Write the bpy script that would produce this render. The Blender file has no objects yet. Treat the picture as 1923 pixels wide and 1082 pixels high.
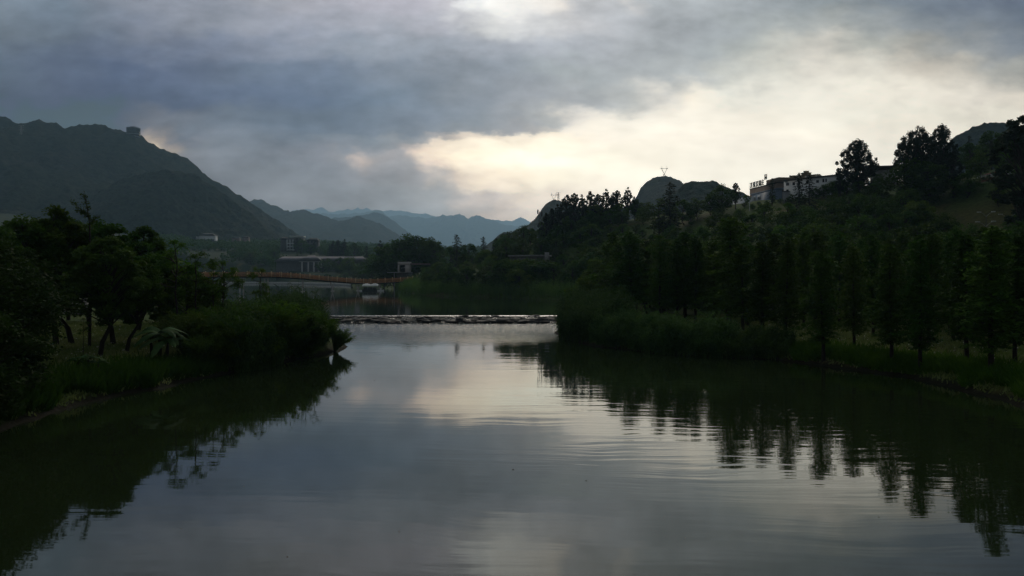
import bpy, math, random
import numpy as np
from mathutils import Vector, Matrix
C = bpy.context.scene.collection
R = math.radians
F = 1500.0; HX = 961.5; HY = 522.0; CAMZ = 7.0

# ------------------------------------------------------------------ camera, exposure
sc = bpy.context.scene
cd = bpy.data.cameras.new('camera'); cam = bpy.data.objects.new('camera', cd); C.objects.link(cam)
cam.location = (0, 0, CAMZ); cam.rotation_euler = (R(90), 0, 0)
cd.sensor_width = 36.0; cd.lens = 36.0 * F / 1923.0
cd.shift_y = -19.0 / 1923.0
cd.clip_start = 0.5; cd.clip_end = 60000
sc.camera = cam
sc.view_settings.view_transform = 'Standard'; sc.view_settings.look = 'None'
sc.view_settings.exposure = 0.0; sc.view_settings.gamma = 1.0
sc.cycles.max_bounces = 6; sc.cycles.diffuse_bounces = 2; sc.cycles.glossy_bounces = 3
sc.cycles.transmission_bounces = 3; sc.cycles.transparent_max_bounces = 8; sc.cycles.volume_bounces = 1
sc.cycles.use_fast_gi = False
sc.cycles.sample_clamp_indirect = 4.0

# ------------------------------------------------------------------ node helpers
def lin(c):
    c = c / 255.0
    return c / 12.92 if c <= 0.04045 else ((c + 0.055) / 1.055) ** 2.4
def srgb(r, g, b): return (lin(r), lin(g), lin(b), 1.0)

class NT:
    def __init__(s, tree):
        s.t = tree; s.n = tree.nodes; s.l = tree.links
    def new(s, typ, **kw):
        n = s.n.new(typ)
        for k, v in kw.items(): setattr(n, k, v)
        return n
    def put(s, sock, v):
        if hasattr(v, 'is_output') or isinstance(v, bpy.types.NodeSocket): s.l.new(v, sock)
        else: sock.default_value = v
    def m(s, op, a, b=0.0, c=None, clamp=False):
        n = s.new('ShaderNodeMath', operation=op); n.use_clamp = clamp
        s.put(n.inputs[0], a); s.put(n.inputs[1], b)
        if c is not None: s.put(n.inputs[2], c)
        return n.outputs[0]
    def sm(s, x, a, b, t0=0.0, t1=1.0):
        n = s.new('ShaderNodeMapRange', interpolation_type='SMOOTHSTEP')
        s.put(n.inputs[0], x); s.put(n.inputs[1], a); s.put(n.inputs[2], b)
        s.put(n.inputs[3], t0); s.put(n.inputs[4], t1)
        return n.outputs[0]
    def mix(s, f, a, b, bt='MIX'):
        n = s.new('ShaderNodeMix', data_type='RGBA', blend_type=bt)
        s.put(n.inputs[0], f); s.put(n.inputs[6], a); s.put(n.inputs[7], b)
        return n.outputs[2]
    def noise(s, vec, scale, detail=3.0, rough=0.5, dist=0.0):
        n = s.new('ShaderNodeTexNoise')
        s.put(n.inputs['Vector'], vec); n.inputs['Scale'].default_value = scale
        n.inputs['Detail'].default_value = detail; n.inputs['Roughness'].default_value = rough
        n.inputs['Distortion'].default_value = dist
        return n.outputs[0]
    def xyz(s, v):
        n = s.new('ShaderNodeSeparateXYZ'); s.put(n.inputs[0], v); return n.outputs
    def comb(s, x, y, z):
        n = s.new('ShaderNodeCombineXYZ'); s.put(n.inputs[0], x); s.put(n.inputs[1], y); s.put(n.inputs[2], z)
        return n.outputs[0]
    def ramp(s, f, stops, mode='LINEAR'):
        n = s.new('ShaderNodeValToRGB'); cr = n.color_ramp; cr.interpolation = mode
        s.put(n.inputs[0], f)
        e = cr.elements
        e.remove(e[1]); e[0].position = stops[0][0]; e[0].color = stops[0][1]
        for k_, (p, c) in enumerate(stops[1:]):
            el = e.new(min(1.0, p + 1e-5 * (k_ + 1))); el.color = c
        return n.outputs[0]

# ------------------------------------------------------------------ sky (world): overcast with a bright break ahead
SUN_EL, SUN_AZ = 30.0, 2.0       # the sun stands behind the clouds, ahead and above the frame
w = bpy.data.worlds.new("World"); sc.world = w; w.use_nodes = True
w.cycles.sampling_method = 'MANUAL'; w.cycles.sample_map_resolution = 512
wt = NT(w.node_tree)
for n in list(wt.n): wt.n.remove(n)
geo = wt.new('ShaderNodeTexCoord').outputs['Generated']
dx, dy, dz = wt.xyz(geo)
dyc = wt.m('MAXIMUM', dy, 0.12)
u = wt.m('DIVIDE', dx, dyc); v = wt.m('DIVIDE', dz, dyc)
# domain warp: soft ragged cloud edges
wv = wt.comb(wt.m('MULTIPLY', u, 1.0), wt.m('MULTIPLY', v, 2.0), 0.0)
def warp(scale, off, det=4.0):
    n = wt.new('ShaderNodeTexNoise'); n.inputs['Scale'].default_value = scale
    n.inputs['Detail'].default_value = det; n.inputs['Roughness'].default_value = 0.55
    mp = wt.new('ShaderNodeVectorMath', operation='ADD'); wt.put(mp.inputs[0], wv); mp.inputs[1].default_value = off
    wt.put(n.inputs['Vector'], mp.outputs[0])
    return n.outputs[0], n
n1, _ = warp(5.0, (3.1, 1.7, 0.3)); n2, _ = warp(5.5, (13.1, 7.7, 2.3))
n3, _ = warp(17.0, (1.1, 5.7, 0.3), 7.0); n4, _ = warp(19.0, (23.1, 2.7, 1.3), 7.0)
c0 = lambda n: wt.m('SUBTRACT', n, 0.5)
uw = wt.m('ADD', u, wt.m('ADD', wt.m('MULTIPLY', c0(n1), 0.12), wt.m('MULTIPLY', c0(n3), 0.085)))
vw = wt.m('ADD', v, wt.m('ADD', wt.m('MULTIPLY', c0(n2), 0.045), wt.m('MULTIPLY', c0(n4), 0.048)))
U0, U1 = -0.70, 0.70
fu = wt.m('DIVIDE', wt.m('SUBTRACT', uw, U0), U1 - U0, clamp=True)
ROWS = [
 (-70, [(0,118,130,142),(300,135,140,150),(600,160,160,168),(880,175,175,180),(980,200,198,194),(1100,185,182,180),(1400,150,155,160),(1923,105,113,128)]),
 (0, [(0,122,135,148),(130,115,130,145),(250,135,142,155),(400,150,155,168),(500,162,164,172),(700,178,176,186),(800,180,178,188),(870,192,190,195),(905,232,232,230),(940,250,248,242),(1000,238,234,227),(1050,224,217,208),(1090,186,186,188),(1165,180,181,182),(1185,198,194,190),(1230,168,172,175),(1400,160,165,168),(1550,140,148,152),(1700,120,130,142),(1923,98,108,126)]),
 (45, [(0,117,130,142),(150,112,126,142),(260,128,136,152),(400,142,148,160),(550,152,156,168),(700,164,166,176),(860,174,175,184),(900,195,195,198),(940,212,212,210),(1000,198,198,198),(1060,190,189,190),(1150,176,178,182),(1300,162,167,170),(1450,160,165,165),(1560,160,163,160),(1700,142,148,152),(1923,108,118,132)]),
 (90, [(0,106,120,136),(100,96,110,130),(230,106,118,140),(400,120,130,150),(550,134,142,158),(700,142,150,162),(850,152,158,168),(1000,162,166,174),(1150,170,173,177),(1300,162,167,168),(1400,170,173,168),(1470,188,187,178),(1540,204,199,188),(1620,175,176,168),(1720,168,166,158),(1800,152,154,152),(1923,125,132,140)]),
 (130, [(0,94,109,126),(80,88,101,121),(200,85,100,126),(350,92,105,128),(500,106,120,140),(640,113,127,148),(750,124,135,150),(850,136,144,155),(950,146,153,162),(1050,162,168,170),(1150,166,170,172),(1280,170,173,172),(1350,188,188,180),(1450,206,203,191),(1530,214,208,195),(1620,208,203,190),(1720,200,192,178),(1800,188,182,170),(1860,165,164,157),(1923,160,160,154)]),
 (185, [(0,85,100,118),(80,82,95,116),(200,80,95,118),(350,88,103,127),(450,95,110,134),(600,94,110,133),(700,106,122,140),(800,118,130,144),(880,132,140,150),(1000,154,158,164),(1100,168,170,170),(1160,185,185,180),(1210,215,210,200),(1270,244,234,215),(1350,226,222,208),(1450,230,225,211),(1600,232,226,210),(1750,224,217,202),(1850,212,205,192),(1923,218,210,195)]),
 (225, [(0,82,97,114),(150,77,92,112),(230,95,106,120),(300,112,118,128),(400,108,120,134),(500,104,118,134),(620,100,115,132),(720,112,125,140),(800,120,131,145),(900,136,144,152),(960,155,158,162),(1030,180,180,176),(1070,222,215,204),(1130,244,236,220),(1200,250,242,225),(1400,240,232,215),(1600,235,230,214),(1800,228,222,206),(1923,222,216,200)]),
 (258, [(0,82,96,112),(200,82,95,112),(255,125,124,124),(275,172,160,146),(300,150,143,138),(340,120,126,136),(450,118,128,140),(600,115,126,138),(700,126,136,146),(800,142,147,152),(850,168,163,160),(890,208,194,178),(950,238,224,202),(1050,246,234,212),(1150,250,240,222),(1400,240,232,216),(1923,222,216,200)]),
 (246, [(0,82,96,113),(200,86,98,112),(240,110,112,120),(268,150,145,142),(290,128,128,132),(330,108,118,130),(450,112,123,136),(620,106,120,136),(720,116,128,142),(800,124,134,146),(900,142,148,154),(960,160,160,162),(1010,196,190,180),(1040,228,220,206),(1100,240,231,214),(1200,250,242,224),(1400,240,232,215),(1923,222,216,200)]),
 (270, [(0,82,96,112),(230,100,110,118),(262,150,145,138),(282,200,186,162),(300,160,152,142),(345,124,130,136),(450,120,130,141),(600,122,130,141),(700,130,138,147),(770,142,146,151),(800,170,163,160),(840,226,210,190),(900,246,232,208),(980,252,242,218),(1100,250,240,220),(1200,249,240,221),(1400,240,232,216),(1923,222,216,200)]),
 (290, [(0,85,98,112),(270,130,130,130),(350,128,134,142),(500,124,133,143),(600,132,137,146),(655,142,144,148),(675,172,163,158),(700,184,171,162),(730,158,156,157),(780,165,163,165),(815,222,202,184),(860,252,236,208),(930,255,251,228),(1020,255,252,232),(1100,254,246,224),(1200,249,240,220),(1400,240,233,217),(1923,222,217,202)]),
 (325, [(0,85,98,112),(300,120,126,134),(450,122,130,138),(600,128,135,143),(700,142,146,152),(800,160,160,162),(850,205,190,174),(920,246,230,205),(1000,252,242,218),(1100,248,238,218),(1250,245,237,219),(1500,238,232,216),(1923,220,215,200)]),
 (365, [(300,108,118,130),(500,124,131,138),(650,130,137,144),(760,142,147,151),(840,152,155,157),(900,184,176,170),(960,208,196,182),(1050,232,220,203),(1200,242,233,215),(1923,222,217,202)]),
 (410, [(300,110,120,130),(600,124,131,138),(750,132,139,145),(850,145,148,150),(910,186,175,166),(960,192,182,172),(1050,222,210,195),(1200,236,227,210),(1923,222,217,202)]),
 (470, [(300,108,118,128),(700,126,133,140),(900,160,158,154),(1050,205,195,182),(1923,215,208,195)]),
]
def fx(px): return min(1.0, max(0.0, ((px - HX) / F - U0) / (U1 - U0)))
GAIN = 0.95
def row_col(stops):
    return wt.ramp(fu, [(fx(p), (lin(r) * GAIN, lin(g) * GAIN, lin(b) * GAIN, 1)) for p, r, g, b in stops], 'LINEAR')
cur = None; pv = None
for py, stops in sorted(ROWS, key=lambda r_: -r_[0]):         # from the horizon up
    vv = (HY - py) / F
    col = row_col(stops)
    cur = col if cur is None else wt.mix(wt.sm(vw, pv, vv), cur, col)
    pv = vv
# fine cloud relief
det, _ = warp(9.0, (8.0, 3.0, 4.0), 7.0)
det2, _ = warp(34.0, (2.0, 9.0, 1.0), 6.0)
bw = wt.new('ShaderNodeRGBToBW'); wt.put(bw.inputs[0], cur); lum = bw.outputs[0]
rel = wt.m('ADD', 1.0, wt.m('MULTIPLY', wt.m('ADD', wt.m('MULTIPLY', c0(det), 1.05), wt.m('MULTIPLY', c0(det2), 0.5)), wt.sm(lum, 0.35, 0.85, 1.0, 0.45)))
rel = wt.m('MULTIPLY', rel, wt.sm(lum, 0.12, 0.65, 0.90, 1.10))
relv = wt.new('ShaderNodeVectorMath', operation='SCALE'); wt.put(relv.inputs[0], cur); wt.put(relv.inputs[3], rel)
front = relv.outputs[0]
# the valley haze swallows part of the low sky: the clouds behind it are that much brighter
HZ_D, HZ_H = 0.88e-4, 1450.0
tr_ = wt.m('POWER', 2.71828, wt.m('MULTIPLY', -HZ_D, wt.m('MINIMUM', wt.m('DIVIDE', HZ_H, wt.m('MAXIMUM', dz, 0.03)), 16500.0)))
hz_c = wt.new('ShaderNodeVectorMath', operation='SCALE'); hz_c.inputs[0].default_value = (0.12, 0.195, 0.245); wt.put(hz_c.inputs[3], wt.m('SUBTRACT', 1.0, tr_))
sub = wt.new('ShaderNodeVectorMath', operation='SUBTRACT'); wt.put(sub.inputs[0], front); wt.put(sub.inputs[1], hz_c.outputs[0])
mx0 = wt.new('ShaderNodeVectorMath', operation='MAXIMUM'); wt.put(mx0.inputs[0], sub.outputs[0]); mx0.inputs[1].default_value = (0.01, 0.01, 0.01)
inv = wt.new('ShaderNodeVectorMath', operation='SCALE'); wt.put(inv.inputs[0], mx0.outputs[0]); wt.put(inv.inputs[3], wt.m('DIVIDE', 1.0, tr_))
front = inv.outputs[0]
# overhead and behind: the rest of the overcast
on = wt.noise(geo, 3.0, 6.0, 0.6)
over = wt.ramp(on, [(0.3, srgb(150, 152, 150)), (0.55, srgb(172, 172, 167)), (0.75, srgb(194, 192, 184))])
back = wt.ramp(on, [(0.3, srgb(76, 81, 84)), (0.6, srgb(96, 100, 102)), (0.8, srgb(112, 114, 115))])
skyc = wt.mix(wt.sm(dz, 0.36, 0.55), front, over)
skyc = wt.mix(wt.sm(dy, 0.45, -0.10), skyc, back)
nish = wt.new('ShaderNodeTexSky', sky_type='NISHITA'); nish.sun_disc = False
nish.sun_elevation = R(SUN_EL); nish.sun_rotation = R(SUN_AZ)
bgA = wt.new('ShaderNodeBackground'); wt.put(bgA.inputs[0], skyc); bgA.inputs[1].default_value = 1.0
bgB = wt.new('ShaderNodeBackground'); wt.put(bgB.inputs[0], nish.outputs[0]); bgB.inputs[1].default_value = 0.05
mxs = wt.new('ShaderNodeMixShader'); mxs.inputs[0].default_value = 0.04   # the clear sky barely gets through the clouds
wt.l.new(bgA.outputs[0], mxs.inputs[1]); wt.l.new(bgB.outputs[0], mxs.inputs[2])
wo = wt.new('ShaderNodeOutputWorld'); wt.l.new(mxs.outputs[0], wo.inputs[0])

sd = bpy.data.lights.new('sun', 'SUN'); sun = bpy.data.objects.new('sun', sd); C.objects.link(sun)
sd.energy = 0.9; sd.angle = R(16); sd.color = (1.0, 0.9, 0.75)
sdir = Vector((math.sin(R(SUN_AZ)) * math.cos(R(SUN_EL)), math.cos(R(SUN_AZ)) * math.cos(R(SUN_EL)), math.sin(R(SUN_EL))))
sun.rotation_euler = sdir.to_track_quat('Z', 'Y').to_euler()

# ------------------------------------------------------------------ materials
def mat(name):
    m = bpy.data.materials.new(name); m.use_nodes = True
    t = NT(m.node_tree); b = t.n['Principled BSDF']; o = t.n['Material Output']
    return m, t, b, o
def plain(name, col, rough=0.7, var=0.25, scale=2.0, metal=0.0, spec=0.3):
    m, t, b, o = mat(name)
    tc = t.new('ShaderNodeTexCoord').outputs['Object']
    n = t.noise(tc, scale, 5.0, 0.6)
    c = (*col, 1.0)
    d = tuple(x * (1 - var) for x in col) + (1.0,)
    t.put(b.inputs['Base Color'], t.mix(t.sm(n, 0.35, 0.65), d, c))
    b.inputs['Roughness'].default_value = rough; b.inputs['Metallic'].default_value = metal
    b.inputs['Specular IOR Level'].default_value = spec
    return m
def leafmat(name, c1, c2, trans=0.3, nscale=0.5):
    m, t, b, o = mat(name)
    tc = t.new('ShaderNodeTexCoord').outputs['Object']
    rnd = t.new('ShaderNodeObjectInfo').outputs['Random']
    n = t.noise(tc, nscale, 3.0, 0.6); n2 = t.noise(tc, nscale * 9, 2.0, 0.5)
    f = t.m('ADD', t.m('MULTIPLY', n, 0.7), t.m('MULTIPLY', n2, 0.5))
    col = t.mix(t.sm(f, 0.4, 0.8), (*c1, 1), (*c2, 1))
    hs = t.new('ShaderNodeHueSaturation')
    t.put(hs.inputs['Color'], col)
    t.put(hs.inputs['Value'], t.m('ADD', 0.72, t.m('MULTIPLY', rnd, 0.6)))
    t.put(hs.inputs['Hue'], t.m('ADD', 0.485, t.m('MULTIPLY', t.m('FRACT', t.m('MULTIPLY', rnd, 7.3)), 0.035)))
    t.put(b.inputs['Base Color'], hs.outputs[0]); b.inputs['Roughness'].default_value = 0.7
    b.inputs['Specular IOR Level'].default_value = 0.04
    tr = t.new('ShaderNodeBsdfTranslucent'); t.put(tr.inputs[0], hs.outputs[0])
    mx = t.new('ShaderNodeMixShader'); mx.inputs[0].default_value = trans
    t.l.new(b.outputs[0], mx.inputs[1]); t.l.new(tr.outputs[0], mx.inputs[2]); t.l.new(mx.outputs[0], o.inputs[0])
    return m
M = {}
M['leaf_dark'] = leafmat('leaf_dark', (0.028, 0.066, 0.008), (0.060, 0.115, 0.014))
M['leaf_mid'] = leafmat('leaf_mid', (0.040, 0.092, 0.009), (0.085, 0.150, 0.014))
M['leaf_near'] = leafmat('leaf_near', (0.012, 0.030, 0.006), (0.028, 0.058, 0.010))  # darker copy of leaf_dark: vignette gloom at the left edge put into leaf colour
M['leaf_light'] = leafmat('leaf_light', (0.050, 0.100, 0.018), (0.100, 0.165, 0.030))
M['leaf_conifer'] = leafmat('leaf_conifer', (0.032, 0.080, 0.010), (0.076, 0.142, 0.018), 0.25)
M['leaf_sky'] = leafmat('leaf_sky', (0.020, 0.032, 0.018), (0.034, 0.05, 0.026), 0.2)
M['reed'] = leafmat('reed', (0.018, 0.050, 0.013), (0.085, 0.150, 0.040), 0.3, 0.6)
M['reedfar'] = leafmat('reed_far', (0.055, 0.13, 0.022), (0.10, 0.19, 0.035), 0.3, 0.25)
M['banana'] = leafmat('banana', (0.030, 0.075, 0.022), (0.06, 0.12, 0.04), 0.35)
M['grass'] = leafmat('grass', (0.14, 0.19, 0.05), (0.27, 0.29, 0.11), 0.25, 0.12)
M['bark'] = plain('bark', (0.035, 0.028, 0.022), 0.9, 0.5, 6.0)
M['barkp'] = plain('pale_bark', (0.09, 0.08, 0.07), 0.9, 0.5, 6.0)
M['rock'] = plain('rock', (0.022, 0.022, 0.024), 0.75, 0.6, 2.5)
M['paler'] = plain('pale_rock', (0.50, 0.47, 0.44), 0.9, 0.4, 1.0)
M['conc'] = plain('concrete', (0.34, 0.34, 0.33), 0.85, 0.3, 1.2)
M['concd'] = plain('dark_concrete', (0.14, 0.14, 0.14), 0.85, 0.4, 1.2)
M['white'] = plain('white_paint', (0.72, 0.73, 0.74), 0.7, 0.15, 0.5)
M['beige'] = plain('beige_wall', (0.42, 0.34, 0.24), 0.85, 0.2, 0.6)
M['brownwall'] = plain('brown_render', (0.20, 0.15, 0.12), 0.85, 0.25, 0.6)
M['bluegrey'] = plain('blue_sheet', (0.12, 0.17, 0.24), 0.6, 0.2, 0.5)
M['roofd'] = plain('dark_roof', (0.05, 0.052, 0.055), 0.8, 0.3, 0.8)
M['roofp'] = plain('mauve_roof', (0.24, 0.22, 0.235), 0.85, 0.2, 0.3)
M['roofr'] = plain('red_roof', (0.40, 0.08, 0.07), 0.7, 0.2, 0.8)
M['pillar'] = plain('pillar_paint', (0.55, 0.50, 0.50), 0.8, 0.15, 0.5)
M['wood'] = plain('orange_wood', (0.50, 0.24, 0.10), 0.8, 0.4, 1.5)
M['woodp'] = plain('pale_wood', (0.75, 0.55, 0.32), 0.8, 0.3, 1.5)
M['steel'] = plain('steel', (0.28, 0.29, 0.30), 0.5, 0.2, 2.0, 0.3)
M['steeld'] = plain('dark_steel', (0.06, 0.065, 0.07), 0.6, 0.2, 2.0, 0.3)
M['glass'] = plain('dark_glass', (0.02, 0.025, 0.03), 0.15, 0.3, 1.0, 0.0, 0.5)
M['brick'] = plain('brown_brick', (0.16, 0.09, 0.055), 0.95, 0.4, 1.5)
M['tower'] = plain('tower_wall', (0.16, 0.18, 0.20), 0.8, 0.2, 0.2)

def ground_mat():
    m, t, b, o = mat('grassland')
    p = t.new('ShaderNodeNewGeometry').outputs['Position']
    a = t.noise(p, 0.05, 5.0, 0.6); c = t.noise(p, 0.9, 6.0, 0.7); d = t.noise(p, 0.011, 3.0, 0.5)
    green = t.mix(t.sm(c, 0.3, 0.7), (0.030, 0.060, 0.012, 1), (0.075, 0.115, 0.026, 1))
    dry = t.mix(t.sm(c, 0.3, 0.7), (0.055, 0.052, 0.018, 1), (0.12, 0.105, 0.04, 1))
    col = t.mix(t.sm(a, 0.47, 0.68), green, dry)
    vd = t.new('ShaderNodeVectorMath', operation='DISTANCE'); t.put(vd.inputs[0], p); vd.inputs[1].default_value = (95, 168, 14)
    dryp = t.mix(t.sm(c, 0.3, 0.7), (0.042, 0.044, 0.015, 1), (0.10, 0.098, 0.034, 1))
    col = t.mix(t.sm(t.m('ADD', vd.outputs['Value'], t.m('MULTIPLY', c, 20.0)), 52.0, 36.0), col, dryp)
    z = t.xyz(p)[2]
    mud = t.mix(c, (0.010, 0.010, 0.006, 1), (0.024, 0.021, 0.013, 1))
    col = t.mix(t.sm(t.m('ADD', z, t.m('MULTIPLY', c, 0.5)), 0.35, 0.75), mud, col)
    py_ = t.xyz(p)[1]
    wood = t.mix(t.sm(c, 0.3, 0.7), (0.016, 0.028, 0.012, 1), (0.036, 0.056, 0.022, 1))
    col = t.mix(t.m('MULTIPLY', t.sm(py_, 560.0, 760.0), t.sm(a, 0.66, 0.55)), col, wood)
    t.put(b.inputs['Base Color'], col); b.inputs['Roughness'].default_value = 0.95
    b.inputs['Specular IOR Level'].default_value = 0.1
    bp = t.new('ShaderNodeBump'); bp.inputs['Strength'].default_value = 1.0; bp.inputs['Distance'].default_value = 0.25
    t.put(bp.inputs['Height'], t.noise(p, 2.5, 4.0, 0.7)); t.put(b.inputs['Normal'], bp.outputs[0])
    return m
M['ground'] = ground_mat()
def forest_mat(name, s):
    m, t, b, o = mat(name)
    p = t.new('ShaderNodeNewGeometry').outputs['Position']
    a = t.noise(p, 0.006, 4.0, 0.6); c = t.noise(p, 0.11, 4.0, 0.7)
    g1 = t.mix(t.sm(c, 0.35, 0.65), (0.014 * s, 0.030 * s, 0.014 * s, 1), (0.034 * s, 0.062 * s, 0.026 * s, 1))
    g2 = t.mix(t.sm(c, 0.35, 0.65), (0.030 * s, 0.036 * s, 0.022 * s, 1), (0.075 * s, 0.078 * s, 0.045 * s, 1))
    t.put(b.inputs['Base Color'], t.mix(t.sm(a, 0.5, 0.72), g1, g2))
    b.inputs['Roughness'].default_value = 0.95; b.inputs['Specular IOR Level'].default_value = 0.05
    bp = t.new('ShaderNodeBump'); bp.inputs['Strength'].default_value = 1.0; bp.inputs['Distance'].default_value = 6.0
    t.put(bp.inputs['Height'], t.noise(p, 0.16, 4.0, 0.7)); t.put(b.inputs['Normal'], bp.outputs[0])
    return m
M['forest'] = forest_mat('forest', 0.5)

def water_mat(name, chop):
    m, t, b, o = mat(name)
    p = t.new('ShaderNodeNewGeometry').outputs['Position']
    x, y, z = t.xyz(p)
    def st(sx, sy, off=0.0): return t.comb(t.m('MULTIPLY', x, sx), t.m('MULTIPLY', y, sy), off)
    wob = t.noise(st(0.06, 0.05, 21.0), 1.0, 3.0, 0.6)
    skew = t.m('ADD', t.m('ADD', y, t.m('MULTIPLY', x, 0.10)), t.m('MULTIPLY', wob, 5.0))
    long_ = t.noise(t.comb(t.m('MULTIPLY', x, 0.13), t.m('MULTIPLY', skew, 1.0), 0.0), 1.0, 2.5, 0.55)
    long2 = t.noise(t.comb(t.m('MULTIPLY', x, 0.07), t.m('MULTIPLY', skew, 0.33), 5.0), 1.0, 2.0, 0.5)
    fine = t.noise(st(0.9, 3.2, 2.0), 1.0, 3.0, 0.6)
    mk = t.noise(st(0.035, 0.06, 9.0), 1.0, 3.0, 0.5)
    mask = t.sm(mk, 0.44, 0.60)
    # breeze streaks lie mostly in the right and middle of the lower pool
    side = t.sm(x, -12.0, 6.0, 0.25, 1.0)
    if chop:
        near = t.sm(y, 84.0, 122.0)
        h = t.m('ADD', t.m('MULTIPLY', t.m('MULTIPLY', long_, t.m('MULTIPLY', mask, side)), 0.013), t.m('MULTIPLY', long_, 0.0035))
        h = t.m('ADD', h, t.m('MULTIPLY', t.m('MULTIPLY', long2, side), 0.012))
        h = t.m('ADD', h, t.m('MULTIPLY', fine, 0.0006))
        chp = t.noise(st(1.3, 0.75, 4.0), 1.0, 4.0, 0.65)
        h = t.m('ADD', h, t.m('MULTIPLY', t.m('MULTIPLY', fine, near), 0.03))
        h = t.m('ADD', h, t.m('MULTIPLY', t.m('MULTIPLY', chp, t.sm(y, 78.0, 116.0)), 0.20))
    else:
        h = t.m('ADD', t.m('MULTIPLY', long_, 0.004), t.m('MULTIPLY', fine, 0.0015))
    bp = t.new('ShaderNodeBump'); bp.inputs['Strength'].default_value = 1.0; bp.inputs['Distance'].default_value = 1.0
    t.put(bp.inputs['Height'], h); t.put(b.inputs['Normal'], bp.outputs[0])
    n = t.noise(p, 0.07, 4.0, 0.6)
    t.put(b.inputs['Base Color'], t.mix(n, (0.012, 0.020, 0.008, 1), (0.020, 0.031, 0.012, 1)))
    b.inputs['Roughness'].default_value = 0.03; b.inputs['IOR'].default_value = 1.52; b.inputs['Specular Tint'].default_value = (0.90, 1.0, 0.90, 1)
    return m
M['water'] = water_mat('water_lower', True)
M['water2'] = water_mat('water_upper', False)
def rapids():
    m, t, b, o = mat('rapids')
    p = t.new('ShaderNodeNewGeometry').outputs['Position']; x, y, z = t.xyz(p)
    n = t.noise(t.comb(t.m('MULTIPLY', x, 1.6), t.m('MULTIPLY', y, 2.2), t.m('MULTIPLY', z, 3.0)), 1.0, 5.0, 0.7)
    t.put(b.inputs['Base Color'], t.mix(t.sm(n, 0.60, 0.72), (0.03, 0.035, 0.03, 1), (0.6, 0.62, 0.62, 1)))
    t.put(b.inputs['Roughness'], t.sm(n, 0.5, 0.66, 0.12, 0.7)); b.inputs['IOR'].default_value = 1.33
    bp = t.new('ShaderNodeBump'); bp.inputs['Distance'].default_value = 0.06; t.put(bp.inputs['Height'], t.noise(p, 5.0, 3.0, 0.6)); t.put(b.inputs['Normal'], bp.outputs[0])
    return m
M['rapids'] = rapids()

# ------------------------------------------------------------------ mesh helpers
def mesh_np(name, verts, faces):
    me = bpy.data.meshes.new(name)
    verts = np.asarray(verts, np.float32).reshape(-1, 3); faces = np.asarray(faces, np.int32)
    nf, k = faces.shape
    me.vertices.add(len(verts)); me.vertices.foreach_set('co', verts.ravel())
    me.loops.add(nf * k); me.loops.foreach_set('vertex_index', faces.ravel())
    me.polygons.add(nf); me.polygons.foreach_set('loop_start', np.arange(0, nf * k, k, dtype=np.int32))
    me.polygons.foreach_set('loop_total', np.full(nf, k, np.int32))
    me.update(calc_edges=True); me.validate()
    return me
def link(name, me, m=None, parent=None, smooth=False):
    o = bpy.data.objects.new(name, me)
    if m is not None and not me.materials: me.materials.append(m)
    if smooth: me.polygons.foreach_set('use_smooth', np.ones(len(me.polygons), bool))
    C.objects.link(o)
    if parent: o.parent = parent
    return o
def tag(o, label=None, cat=None, group=None, kind=None):
    if label: o['label'] = label
    if cat: o['category'] = cat
    if group: o['group'] = group
    if kind: o['kind'] = kind
    return o
def empty(name, loc, rz=0.0, scale=None):
    o = bpy.data.objects.new(name, None); C.objects.link(o); o.location = loc; o.rotation_euler = (0, 0, rz)
    o.empty_display_size = 0.2
    if scale is not None: o.scale = scale
    return o
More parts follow.
